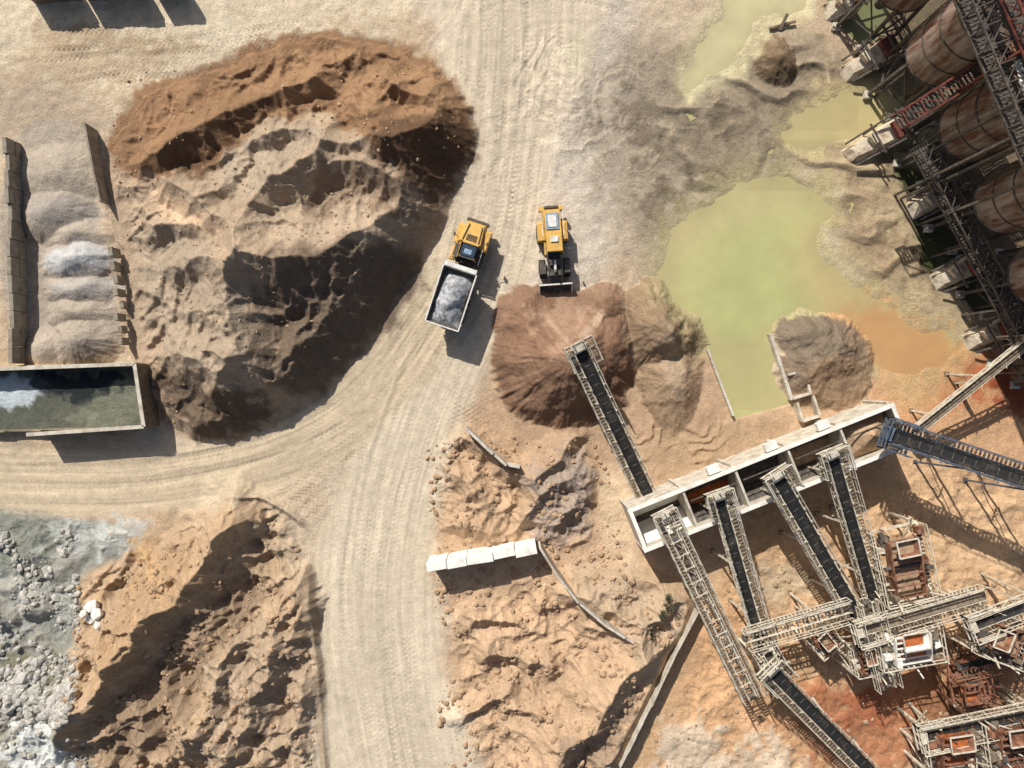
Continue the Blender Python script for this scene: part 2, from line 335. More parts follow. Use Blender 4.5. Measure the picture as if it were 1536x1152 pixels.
# ---------------------------------------------------------------- middle rocks
s,sd=psd([(670,640),(720,640),(800,700),(880,650),(905,700),(900,800),(880,840),(790,815),(640,815),(640,720)],0,60,1); mk=ss(0,34,sd)
Hm[s]+=mk*0.6
paint([(780,700),(880,650),(900,720),(890,790),(860,830),(790,800),(800,740)],C(168,150,134),14,0.85,0.5,nz=1)
ridge([(690,640),(715,680),(760,712),(790,722),(810,705),(850,682),(892,640)],2.6,34,12,0.8,1)
ridge([(780,800),(800,760),(830,730),(880,700)],2.6,34,12,0.8,1.6)
ridge([(830,820),(850,780),(890,750)],2.2,30,12,0.5,1.6)
ridge([(640,805),(700,792),(760,800)],1.4,30,8,0.5,1.4)
ridge([(660,700),(690,740),(740,760)],1.4,30,8,0.5,1.4)
dunes(s,mk*(.5+.5*ss(740,800,U[s])),1.4,58,161,mea=1.7,alb=.12,drop=.07)
rocky(s,mk*(.6+.4*ss(740,800,U[s])),1.8,44,.7,18,290,1.1,5)
RK=[(650,880),(820,850),(880,850),(960,840),(1050,880),(1040,930),(1010,985),(975,1060),(928,1160),(900,1260),(720,1260),(660,1000)]
s,sd=psd(RK,0,60,.6); mk=ss(0,50,sd); ms=ss(0,6,sd)
Hm[s]+=ms*1.4*ss(760,960,U[s])
ridge([(820,1200),(850,1110),(900,1060),(960,1000),(1000,950)],3.8,90,22,1,1.6)
ridge([(690,990),(740,985),(800,1000),(850,1010)],1.7,50,12,0.5,1.5)
ridge([(740,1090),(790,1060),(850,1050)],1.8,60,12,0.5,1.5)
ridge([(840,880),(890,905),(950,935),(1010,900),(1040,880)],2.2,40,16,1,1.4)
ridge([(690,930),(740,920),(800,930)],1.0,40,10,0.5,1.4)
ridge([(680,1110),(730,1060),(790,1030)],1.2,50,12,0.5,1.5)
paint([(880,830),(980,870),(1040,910),(990,1000),(900,930),(850,870)],C(182,160,132),14,0.7,0,nz=1)
paint([(720,960),(860,960),(900,1050),(860,1152),(780,1152),(700,1040)],C(188,156,122),20,0.6,0,nz=2)
paint([(860,1090),(940,1040),(960,1060),(920,1152),(840,1160)],C(156,132,108),14,0.8,0,nz=2)
dunes(s,mk*(.45+.55*ss(780,920,U[s])),1.7,90,171,mea=1.7,alb=.12,drop=.06)
ledges(s,mk,.9,.6,176)
rocky(s,mk*(.6+.4*ss(780,920,U[s])),2.1,70,.7,26,300,1.1,5)
s,sd=psd([(960,600),(1100,640),(1190,620),(1240,640),(1050,740),(960,720),(930,660)],0,20,1); dunes(s,ss(0,30,sd),.3,26,181,mea=1.3)
s,sd=psd([(1000,80),(1150,20),(1260,60),(1320,120),(1360,240),(1440,420),(1400,500),(1280,440),(1220,320),(1100,290),(1000,340),(960,260)],0,20,1); dunes(s,ss(0,50,sd),.4,60,185,dx=-.2,dy=.97,mea=1.0,alb=.4,drop=.25,oc=3); dunes(s,ss(0,50,sd),.06,17,187,dx=-.3,dy=.95,mea=1.0,alb=.2,drop=.4)
# ---------------------------------------------------------------- centre piles
PB=C(138,105,80)
for (a,b,r,h,ex,ey,col) in [(848,538,100,5.5,1,0.98,PB),(905,468,48,2.2,1.1,0.9,C(158,125,97)),(915,520,60,3.4,.9,1.1,PB),(1000,490,68,4.0,0.95,1,C(156,130,100)),(1015,570,54,2.2,0.85,1.4,C(166,138,107)),(800,480,60,2.6,1,.9,PB)]:
    s,q=cone(a,b,r,h,1.2,ex,ey,0.8,0.26); blend(s,ss(1.02,0.9,q+0.06*N2[s])*0.95,col)
s,sd=psd([(760,440),(1060,440),(1060,640),(760,640)],1,10,1); Hm[s]+=(.22*(ridged(Uw[s]/30,Vw[s]/30,4,191)-.5)+.05*N2[s])*ss(.3,1.2,Hm[s]); ALB[s]*=(1+.14*N1[s]*ss(.3,1,Hm[s]))[...,None]
s,sd=psd([(790,430),(880,430),(890,480),(870,510),(820,510),(790,480)],1,40,1); wq=ss(-14,20,sd); Hm[s]=Hm[s]*(1-wq)+np.minimum(Hm[s],0.25+np.clip((V[s]-445)/16*0.45,0,3))*wq
paint([(810,440),(870,440),(895,480),(850,520),(815,485)],C(180,147,118),16,0.5,1,nz=2)
line([(900,470),(880,490),(862,520)],C(200,174,147),2,6,0.5,2)
line([(820,470),(835,495),(860,520)],C(200,174,147),1,5,0.4,2)
paint([(985,480),(1010,480),(1045,600),(1015,610)],C(178,153,123),8,0.8,1,nz=.5)
s,q=cone(1160,88,36,2.0,.5,.85,1,1.2,.3); blend(s,ss(1.03,0.8,q+0.12*N2[s])*0.9,C(130,107,80))
s,sd=psd([(1050,920),(1130,760),(1600,640),(1600,1300),(930,1300)],0,20,.5); Hm[s]+=0.2*ss(0,30,sd)*N1[s]+.1*ss(0,30,sd)*N2[s]; ALB[s]*=(1+.16*ss(0,30,sd)*fbm(U[s]/30,V[s]/30,5,205))[...,None]
# ---------------------------------------------------------------- tyre tracks
def track(p,gap=17,wd=4.0,dep=0.03,tr=0.02,dk=0.05):
    p=chaikin(p); s=sl_(p,gap+wd+6); D,SD,T,L=segd(p,U[s]+WA[s]*2,V[s]+WB[s]*2)
    e=ss(0,30,np.minimum(T,L-T)); m=ss(wd+2,wd-1.5,np.abs(D-gap))*e*np.clip(.7+.7*N1[s],0,1)
    lug=np.sin((T+np.abs(D-gap)*1.2)*2*math.pi/7.5)
    Hm[s]+=m*(-dep+tr*lug); ALB[s]*=(1-dk*m*(0.6+0.4*lug))[...,None]
R=random.Random(3)
for i in range(16):
    o=R.uniform(-60,60); p=[(a+o*(1 if b>400 or b<150 else 0.7)+R.uniform(-14,14),b) for a,b in road_main]; track(p,dk=R.uniform(.03,.08),dep=R.uniform(.01,.03),tr=R.uniform(.006,.018))
for i in range(9):
    o=R.uniform(-34,34); p=[(a+o*0.5,b+o+R.uniform(-6,6)) for a,b in road_left]; track(p,dk=R.uniform(.03,.08),dep=R.uniform(.01,.035),tr=.012)
for i in range(22):
    cu=R.uniform(680,1000); cv=R.uniform(20,330); a0=R.uniform(0,6.28); rr=R.uniform(60,170)
    track([(cu+rr*math.cos(a0+k*.35),cv+rr*math.sin(a0+k*.35)) for k in range(6)],dk=.10,tr=.025)
for i in range(14):
    cu=R.uniform(650,860); cv=R.uniform(640,1100); a0=R.uniform(-.6,.6); L_=R.uniform(60,150)
    track([(cu,cv),(cu+L_*.5,cv+L_*.5*math.sin(a0)+10),(cu+L_,cv+L_*math.sin(a0))],dk=.12,tr=.05)
for i in range(14):
    cu=R.uniform(0,400); cv=R.uniform(20,130); track([(cu,cv),(cu+90,cv+R.uniform(-25,10)),(cu+200,cv+R.uniform(-50,10))],dk=.14,tr=.05)
for i in range(5):
    o=i*18; track([(700+o*.2,560+o*.6),(690+o*.4,640+o*.3),(660+o*.6,740),(640+o*.7,800)],dk=.12,tr=.05,gap=10)
for i in range(4):
    track([(350+i*30,760+i*20),(430+i*10,740+i*14),(480+i*8,700+i*10),(560,640+i*10)],dk=.1,tr=.04)
# ---------------------------------------------------------------- ponds
WCOL=np.zeros((NY,NX,3),f4); WCOL[:]=C(186,183,122)
def basin(p,dep,warp=1.0,f=14,it=2,edge=None,ew=46,es=.9):
    s,sd=psd(p,0,100,warp,it); q=sd+N2[s]*2.5+N1[s]*12 if f>5 else sd
    w_=ss(-f,f,q)
    if edge: blend(s,ss(-ew,f*.3,q+N2[s]*8)*es,edge)
    if f>5: Hm[s]-=(Hm[s]-.0)*ss(-f-30,0,q)*.7
    Hm[s]=Hm[s]*(1-w_)-dep*w_
    return s,sd
POND=[(1010,350),(1060,300),(1100,292),(1140,265),(1190,280),(1232,300),(1222,350),(1228,385),(1262,425),(1330,462),(1390,500),(1440,520),(1400,560),(1300,545),(1270,500),(1215,482),(1175,492),(1150,500),(1060,520),(1040,470),(1000,430)]
basin(POND,0.5,1.4,34,edge=C(180,168,118),ew=60)
paint([(1240,440),(1330,455),(1440,505),(1460,560),(1300,560),(1250,510)],C(196,148,98),26,.85,nz=1.5)
basin([(1062,520),(1160,500),(1190,603),(1104,626)],0.9,0,3,0)
P2=[(1165,195),(1200,168),(1260,145),(1320,125),(1400,140),(1420,220),(1330,190),(1290,215),(1225,228),(1175,222)]
basin(P2,0.35,1.6,26,edge=C(188,172,122),ew=38)
P3=[(1040,90),(1060,50),(1075,10),(1090,-60),(1240,-60),(1210,10),(1150,20),(1120,60),(1085,110),(1060,125),(1045,140),(1030,110)]
basin(P3,0.26,1.6,20,edge=C(200,188,144),ew=38)
P4=[(1250,-40),(1330,-40),(1320,70),(1270,55),(1250,20)]
basin(P4,0.5,0.5,8)
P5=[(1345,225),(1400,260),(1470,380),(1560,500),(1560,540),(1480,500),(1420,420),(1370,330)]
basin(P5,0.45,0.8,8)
for (a,b,r,h,ex,ey,col) in [(1240,545,66,2.4,0.9,1,C(142,120,97)),(1215,512,48,1.6,1,0.7,C(132,116,95)),(1262,580,40,1.2,1,1,C(158,130,100))]:
    s,q=cone(a,b,r,h,0.5,ex,ey,1.4,0.28); blend(s,ss(1.05,0.85,q+0.1*N2[s])*0.95,col); Hm[s]+=.2*(ridged(Uw[s]/24,Vw[s]/24,3,192)-.5)*ss(1,.8,q)
paint([(850,50),(880,40),(900,90),(880,110),(850,90)],C(196,188,152),10,0.5)
WCs=ALB; ALB=WCOL
ALB*=(1+.07*fbm(Uw/70,Vw/70,4,201))[...,None]
paint([(1000,330),(1080,280),(1240,280),(1240,330),(1080,330),(1020,440),(990,430)],C(190,178,126),30,0.85,nz=1)
paint([(1080,380),(1180,360),(1200,480),(1180,620),(1080,620)],C(176,178,116),40,0.7,nz=1)
paint([(1200,330),(1260,400),(1330,440),(1450,500),(1420,580),(1290,560),(1240,500),(1190,430)],C(192,168,116),50,0.85,nz=1)
paint([(1290,440),(1450,490),(1450,600),(1310,580),(1260,510)],C(194,144,94),36,0.85,nz=1)
paint([(1140,130),(1440,90),(1440,260),(1150,260)],C(190,175,122),10,1)
paint([(1000,-80),(1240,-80),(1220,60),(1060,160),(1000,140)],C(200,189,143),10,1)
# murky, silty margins of the ponds
for p in (POND,P2,P3):
    s,sd=psd(p,0,60,1.4); blend(s,ss(26,-10,sd+N1[s]*12)*.65*(1-ss(1280,1340,U[s])),C(178,164,116))
paint([(1250,-60),(1340,-60),(1330,80),(1250,70)],C(120,122,84),10,1)  # water beside the silos, shade put into its colour
paint([(1330,240),(1400,250),(1600,480),(1600,600),(1400,480)],C(70,72,44),16,1)  # silo shade painted into the water colour as dark green
ALB=WCs
# ---------------------------------------------------------------- slope-dependent soil colour, fine mottling
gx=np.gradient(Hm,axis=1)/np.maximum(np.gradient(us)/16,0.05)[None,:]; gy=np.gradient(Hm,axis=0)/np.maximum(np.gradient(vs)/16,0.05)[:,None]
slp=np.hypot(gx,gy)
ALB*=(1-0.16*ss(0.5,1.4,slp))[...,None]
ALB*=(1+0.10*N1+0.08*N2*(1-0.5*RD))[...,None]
def grade(A,sat,k):
    l=(A[...,0]*.3+A[...,1]*.59+A[...,2]*.11)[...,None]; return (l+(A-l)*sat)*k
ALB=np.clip(grade(ALB,0.90,1.06),0.01,0.82).astype(f4); WCOL=np.clip(grade(WCOL,.93,.96),0.01,.8).astype(f4)
# ---------------------------------------------------------------- meshes from the height field
X=((U-768)/S).astype(f4); Y=((576-V)/S).astype(f4)
def grid_obj(name,facemask,Zf,col,m):
    jj,ii=np.nonzero(facemask); a=jj*NX+ii
    if len(a)==0: return
    q=np.stack([a,a+NX,a+NX+1,a+1],1).ravel(); uq,inv=np.unique(q,return_inverse=True)
    me=bpy.data.meshes.new(name); me.vertices.add(len(uq))
    co_=np.stack([X.ravel()[uq],Y.ravel()[uq],Zf.ravel()[uq]],1).astype(f4); me.vertices.foreach_set('co',co_.ravel())
    nf=len(jj); me.loops.add(nf*4); me.polygons.add(nf)
    me.loops.foreach_set('vertex_index',inv.ravel().astype(np.int32)); me.polygons.foreach_set('loop_start',(np.arange(nf)*4).astype(np.int32))
    me.polygons.foreach_set('loop_total',np.full(nf,4,np.int32)); me.polygons.foreach_set('use_smooth',np.ones(nf,bool))
    me.update(calc_edges=True)
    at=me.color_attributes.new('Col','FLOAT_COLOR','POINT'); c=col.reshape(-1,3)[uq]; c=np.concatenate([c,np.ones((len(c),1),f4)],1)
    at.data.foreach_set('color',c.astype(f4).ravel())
    me.materials.append(m); o=bpy.data.objects.new(name,me); sc.collection.objects.link(o); return o
LAB=np.zeros((NY,NX),np.int8)
def lab(p,k,z=0,warp=0.8,it=2):
    s,sd=psd(p,z,20,warp,it); LAB[s][sd>0]=k
rd=(RD>0.5)&(np.abs(U-768)<800)&(np.abs(V-576)<620); LAB[rd]=1
lab(MOUND,2,1,1.2,1)
lab(LM,3)
def circ(u,v,r): return [(u+r*math.cos(i*.628),v+r*math.sin(i*.628)) for i in range(10)]
lab(circ(850,535,108),4); lab(circ(1005,520,72),5); lab(circ(1240,540,64),6); lab(circ(1160,88,38),7)
lab([(24,235),(150,240),(160,320),(190,545),(24,545)],8,0,0.2)
TM=terrain_mat("dry_soil",1.0); TR=terrain_mat("packed_road_dust",0.6); TP=terrain_mat("loose_gravel",1.1)
F=LAB[:-1,:-1]
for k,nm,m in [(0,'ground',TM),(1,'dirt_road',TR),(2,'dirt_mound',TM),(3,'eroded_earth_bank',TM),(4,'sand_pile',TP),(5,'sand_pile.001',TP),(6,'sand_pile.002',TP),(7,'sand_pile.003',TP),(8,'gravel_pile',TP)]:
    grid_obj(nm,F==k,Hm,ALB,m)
WM=terrain_mat("murky_water",1,True); WL=-0.16
wmask=np.zeros((NY,NX),bool)
for p in (POND,[(1062,520),(1160,500),(1190,603),(1104,626)]):
    s,sd=psd(p,0,60,0.8,0); wmask[s]|=(sd>-50)
ww=np.full((NY,NX),WL,f4)
wm2=wmask&(Hm<WL+0.3); grid_obj('pond',wm2[:-1,:-1],ww,WCOL,WM)
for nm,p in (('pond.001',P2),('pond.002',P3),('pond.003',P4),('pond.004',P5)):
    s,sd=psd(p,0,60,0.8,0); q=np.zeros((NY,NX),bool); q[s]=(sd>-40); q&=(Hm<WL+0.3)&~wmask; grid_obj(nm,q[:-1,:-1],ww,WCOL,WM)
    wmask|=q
def hz(x,y):
    i=int(np.clip(np.searchsorted(us,768+x*S),0,NX-1)); j=int(np.clip(np.searchsorted(vs,576-y*S),0,NY-1)); return float(Hm[j,i])
# ---------------------------------------------------------------- mesh builder
class MB:
    def __init__(s): s.v=[];s.f=[];s.m=[];s.sm=[]
    def add(s,vs_,fs,mi,sm=False):
        o=len(s.v); s.v+= [tuple(x) for x in vs_]
        for f in fs: s.f.append([o+i for i in f]); s.m.append(mi); s.sm.append(sm)
    def hexa(s,b,t_,mi):
        s.add(list(b)+list(t_),[(3,2,1,0),(4,5,6,7),(0,1,5,4),(1,2,6,5),(2,3,7,6),(3,0,4,7)],mi)
    def box(s,c,sz,mi,rz=0,tx=0,ty=0):
        x,y,z=[a/2 for a in sz]; c=Vector(c)
        b=[(-x,-y,-z),(x,-y,-z),(x,y,-z),(-x,y,-z)]; t_=[(-x+tx,-y+ty,z),(x-tx,-y+ty,z),(x-tx,y-ty,z),(-x+tx,y-ty,z)]
        M=Matrix.Rotation(rz,3,'Z'); s.hexa([M@Vector(p)+c for p in b],[M@Vector(p)+c for p in t_],mi)
    def beam(s,a,b,w_,h,mi):
        a=Vector(a);b=Vector(b);d_=(b-a); 
        if d_.length<1e-5: return
        d_.normalize(); up=Vector((0,0,1)) if abs(d_.z)<0.95 else Vector((0,1,0))
        r=d_.cross(up).normalized()*(w_/2); u_=r.cross(d_).normalized()*(h/2)
        v_=[a-r-u_,a+r-u_,a+r+u_,a-r+u_,b-r-u_,b+r-u_,b+r+u_,b-r+u_]
        s.add(v_,[(0,1,2,3),(7,6,5,4),(0,4,5,1),(1,5,6,2),(2,6,7,3),(3,7,4,0)],mi)
    def cyl(s,a,b,r1,r2,mi,n_=14,caps=True,sm=True):
        a=Vector(a);b=Vector(b);d_=(b-a).normalized(); up=Vector((0,0,1)) if abs(d_.z)<0.9 else Vector((0,1,0))
        r=d_.cross(up).normalized(); u_=r.cross(d_).normalized(); vv=[]
        for c,rr in((a,r1),(b,r2)):
            for i in range(n_): t_=2*math.pi*i/n_; vv.append(c+(r*math.cos(t_)+u_*math.sin(t_))*rr)
        s.add(vv,[(i,(i+1)%n_,n_+(i+1)%n_,n_+i) for i in range(n_)],mi,sm)
        if caps: s.add(vv[:n_],[tuple(range(n_))[::-1]],mi); s.add(vv[n_:],[tuple(range(n_))],mi)
    def rail(s,pts,h,mi,sp=1.2,r=0.05):
        for a,b in zip(pts[:-1],pts[1:]):
            a=Vector(a);b=Vector(b);L=(b-a).length;n_=max(1,int(L/sp)); up=Vector((0,0,h))
            s.beam(a+up,b+up,r,r,mi); s.beam(a+up*.55,b+up*.55,r*.8,r*.8,mi)
            for i in range(n_+1): q=a.lerp(b,i/n_); s.beam(q,q+up,r,r,mi)
    def obj(s,name,mats,loc=(0,0,0),rz=0,bev=0):
        me=bpy.data.meshes.new(name); me.from_pydata(s.v,[],s.f); 
        for m in mats: me.materials.append(m)
        me.polygons.foreach_set('material_index',s.m); me.polygons.foreach_set('use_smooth',s.sm)
        import bmesh as bmm
        bm=bmm.new(); bm.from_mesh(me); bmm.ops.recalc_face_normals(bm,faces=bm.faces); bm.to_mesh(me); bm.free(); me.update()
        o=bpy.data.objects.new(name,me); o.location=loc; o.rotation_euler=(0,0,rz); sc.collection.objects.link(o)
        if bev: 
            b=o.modifiers.new('bevel','BEVEL'); b.width=bev; b.segments=2; b.limit_method='ANGLE'; b.angle_limit=math.radians(40)
        return o
M_yel=mat("yellow_paint",C(220,174,90),C(178,142,86),0.5,2.5,.45,.75,bump=0)
M_blk=mat("black_rubber",(0.025,0.024,0.022),(0.07,0.06,0.05),0.85,3,bump=.02)
M_drk=mat("dark_steel",(0.06,0.056,0.05),(0.16,0.13,0.10),0.65,3,bump=.01)
M_gls=mat("cab_glass",(0.03,0.05,0.07),(0.05,0.08,0.11),0.08,2,bump=0,spec=0.8)
M_blu=mat("grey_blue_panel",C(150,172,192),C(120,138,154),0.3,3,bump=0)
M_wht=mat("dirty_white_paint",C(228,226,218),C(176,166,150),0.6,2,.45,.75,bump=0)
M_grv=mat("grey_gravel_load",C(190,190,191),C(118,118,118),0.95,2.6,.4,.64,bump=.12,bscale=12)
M_gal=mat("weathered_galvanised_steel",C(220,212,192),C(160,138,110),0.6,2.0,.45,.72,bump=0)
M_grt=mat("walkway_grating",C(136,122,102),C(86,72,58),0.8,3,.4,.7,bump=0)
M_rst=mat("rusty_steel",C(158,114,90),C(94,60,46),0.8,1.2,.4,.62,bump=.03)
M_rdt=mat("rust_red_truss",C(128,70,56),C(84,50,44),0.8,1.5,.4,.6,bump=0)
M_con=mat("weathered_concrete",C(208,200,184),C(162,149,130),0.9,1.2,.4,.7,bump=.04)
M_cnd=mat("dusty_grey_concrete",C(156,147,131),C(118,108,93),0.95,1.4,.4,.7,bump=.06)
M_cnw=mat("pale_concrete",C(236,232,222),C(196,184,164),0.85,1.0,.5,.78,bump=.03)
M_blt=mat("conveyor_belt_rubber",(0.022,0.022,0.021),(0.10,0.08,0.06),0.75,1.0,.5,.8,bump=.01)
M_bls=mat("blue_grey_paint",C(92,104,120),C(70,76,84),0.55,2,bump=0)
M_org=mat("orange_ore",C(200,114,62),C(150,84,52),0.95,3,bump=.1)
M_tan=mat("sand_fill",C(190,160,128),C(154,128,102),0.95,2,bump=.1)
# ---------------------------------------------------------------- walls
def block_wall(name,p,z0,h,th,bl,m,jit=0.08,gap=0.04):
    b=MB(); R=random.Random(len(name)+int(p[0][0]))
    for a,c in zip(p[:-1],p[1:]):
        A=PW(*a,z0+h); B=PW(*c,z0+h); A.z=B.z=0; L=(B-A).length; n_=max(1,round(L/bl)); rz=math.atan2(B.y-A.y,B.x-A.x)
        for i in range(n_):
            q=A.lerp(B,(i+.5)/n_); hh=h+R.uniform(-jit,jit)*1.5; off=Vector((-math.sin(rz),math.cos(rz),0))*R.uniform(-jit,jit)
            rows=max(1,round(hh/0.8))
            for r in range(rows):
                b.box(q+off*(0.5 if r<rows-1 else 1)+Vector((0,0,z0-0.3+(hh+0.3)*(r+.5)/rows)),(L/n_-gap,th-0.02*r,(hh+.3)/rows-0.02),0,rz+R.uniform(-.02,.02))
    return b.obj(name,[m],bev=0.04)
def thin_wall(name,p,z0,h,th,m,jit=.1,seg=1.5):
    b=MB(); R=random.Random(5)
    for a,c in zip(p[:-1],p[1:]):
        A=PW(*a,z0+h);B=PW(*c,z0+h);A.z=B.z=0; L=(B-A).length; n_=max(1,round(L/seg)); rz=math.atan2(B.y-A.y,B.x-A.x)
        for i in range(n_):
            hh=h+R.uniform(-jit,jit); q=A.lerp(B,(i+.5)/n_); b.box(q+Vector((0,0,z0-0.6+(hh+.6)/2)),(L/n_-0.02,th,hh+.6),0,rz)
    return b.obj(name,[m],bev=0.02)
block_wall("concrete_block_wall",[(7,205),(13,330),(15,440),(17,545)],0,1.9,0.42,1.5,M_cnd)
block_wall("concrete_block_wall",[(640,853),(700,842),(740,836),(805,822)],0.2,2.6,0.8,1.7,M_cnw,jit=.13)
for p in ([(20,-26),(96,-30)],[(104,-30),(200,-34)],[(212,-34),(262,-38)]): block_wall("concrete_block_wall",p,0,2.7,0.7,1.7,M_grt)  # walls use the dark grating colour to imitate shade
thin_wall("concrete_wall",[(126,184),(138,245),(150,302)],0,1.7,0.2,M_cnd)
thin_wall("concrete_wall",[(810,822),(835,862),(868,905),(910,940),(952,966)],0.8,2.2,0.2,M_con,seg=1.0)
thin_wall("concrete_wall",[(1048,918),(1012,985),(977,1060),(930,1152)],0.9,0.7,0.14,M_con)
thin_wall("concrete_wall",[(1062,524),(1080,572),(1100,624)],-0.6,1.0,0.22,M_con)
thin_wall("concrete_wall",[(1156,500),(1172,550),(1188,600)],-0.6,1.1,0.3,M_con)
thin_wall("concrete_wall",[(698,642),(730,672),(760,698),(780,702)],1.4,1.2,0.25,M_con,jit=.4,seg=.9)
block_wall("stone_block_row",[(163,368),(172,430),(186,520)],0.6,0.8,0.4,1.1,M_cnd,jit=.25,gap=.45)
b=MB()
for A,B in [((1182,562),(1208,556)),((1208,556),(1216,592)),((1190,598),(1216,590)),((1196,604),(1204,632)),((1220,594),(1230,624)),((1204,632),(1230,624))]:
    p=PW(*A,.8);q=PW(*B,.8);p.z=q.z=0.1; b.beam(p,q,0.22,1.6,0)
b.obj("concrete_sluice_box",[M_con],bev=.02)
b=MB()   # settling tank
zt=2.6
cs=[PW(-70,556,zt),PW(202,546,zt),PW(216,640,zt),PW(40,652,zt)]
for A,B in [(0,1),(1,2),(2,3)]:
    p=cs[A].copy();q=cs[B].copy(); p.z=q.z=1.15; b.beam(p,q,0.2,2.9,1)
    p.z=q.z=2.64; b.beam(p,q,0.34,.08,0)
b.obj("settling_tank",[M_con,M_grt],bev=.02)
# ---------------------------------------------------------------- aggregate bins
b=MB(); zt=4.6
A=PW(945,766,zt);B=PW(1338,608,zt);A.z=B.z=0; ax=(B-A).normalized(); nr=Vector((ax.y,-ax.x,0)); L=(B-A).length; Wd=3.7
def bp(t_,w_,z): p=A+ax*t_+nr*w_; return Vector((p.x,p.y,z))
b.beam(bp(0,0,zt/2),bp(L,0,zt/2),0.22,zt,0)
b.beam(bp(0,Wd,zt/2),bp(L,Wd,zt/2),0.22,zt-.01,0)
NB=5
for i in range(NB+1):
    t_=L*i/NB; b.beam(bp(t_,0.12,zt/2),bp(t_,Wd-.12,zt/2),0.2,zt-.05,0)
    for w_ in (-0.22,Wd+.22): b.box(bp(t_,w_,zt/2-.2),(0.3,0.24,zt-.4),0,math.atan2(ax.y,ax.x))
for i in range(NB):
    t0=L*i/NB+.12;t1=L*(i+1)/NB-.12
    for (wa,wb) in ((.12,Wd/2-.3),(Wd-.12,Wd/2+.3)):
        b.add([bp(t0,wa,3.2),bp(t1,wa,3.2),bp(t1,wb,1.0),bp(t0,wb,1.0)],[(0,1,2,3)],3 if i==0 else 1)
    b.add([bp(t0,Wd/2-.32,1.0),bp(t1,Wd/2-.32,1.0),bp(t1,Wd/2+.32,1.0),bp(t0,Wd/2+.32,1.0)],[(0,1,2,3)],1)
    if i>0: b.beam(bp(t0+.2,Wd/2-.6,zt-.2),bp(t1-.2,Wd/2-.6,zt-.2),.1,.1,1)
for w_ in (0,Wd): b.beam(bp(-.2,w_,zt+.06),bp(L+.2,w_,zt+.06),0.34,0.1,3)
for i in (0,NB): b.beam(bp(L*i/NB,.18,zt+.06),bp(L*i/NB,Wd-.18,zt+.06),0.34,0.1,3)
for (i,hh,mi,dz) in ((4,1.7,2,0),(3,.3,2,-1.5),(2,0.2,1,-1.7),(1,.3,4,-1.9)):
    cx=L*(i+.5)/NB; n_=26; vv=[];ff=[]
    for r in range(9):
        for a_ in range(n_):
            th=2*math.pi*a_/n_; rx=(L/NB/2-.16)*r/8; ry=(Wd/2-.14)*r/8
            sx=max(abs(math.cos(th)),abs(math.sin(th))); p=bp(cx+rx*math.cos(th)/sx**.8,Wd/2+ry*math.sin(th)/sx**.8,3.1+hh*(1-r/8)+random.uniform(-.05,.05)+dz); vv.append(p)
    for r in range(8):
        for a_ in range(n_): ff.append((r*n_+a_,r*n_+(a_+1)%n_,(r+1)*n_+(a_+1)%n_,(r+1)*n_+a_))
    b.add(vv,ff,mi,True)
for t_ in (L*.33,L*.55,L*.75): b.box(bp(t_,-0.6,zt-.3),(1.1,.7,.5),3,math.atan2(ax.y,ax.x))
b.obj("aggregate_storage_bin",[M_con,M_drk,M_tan,M_cnw,M_org],bev=.02)
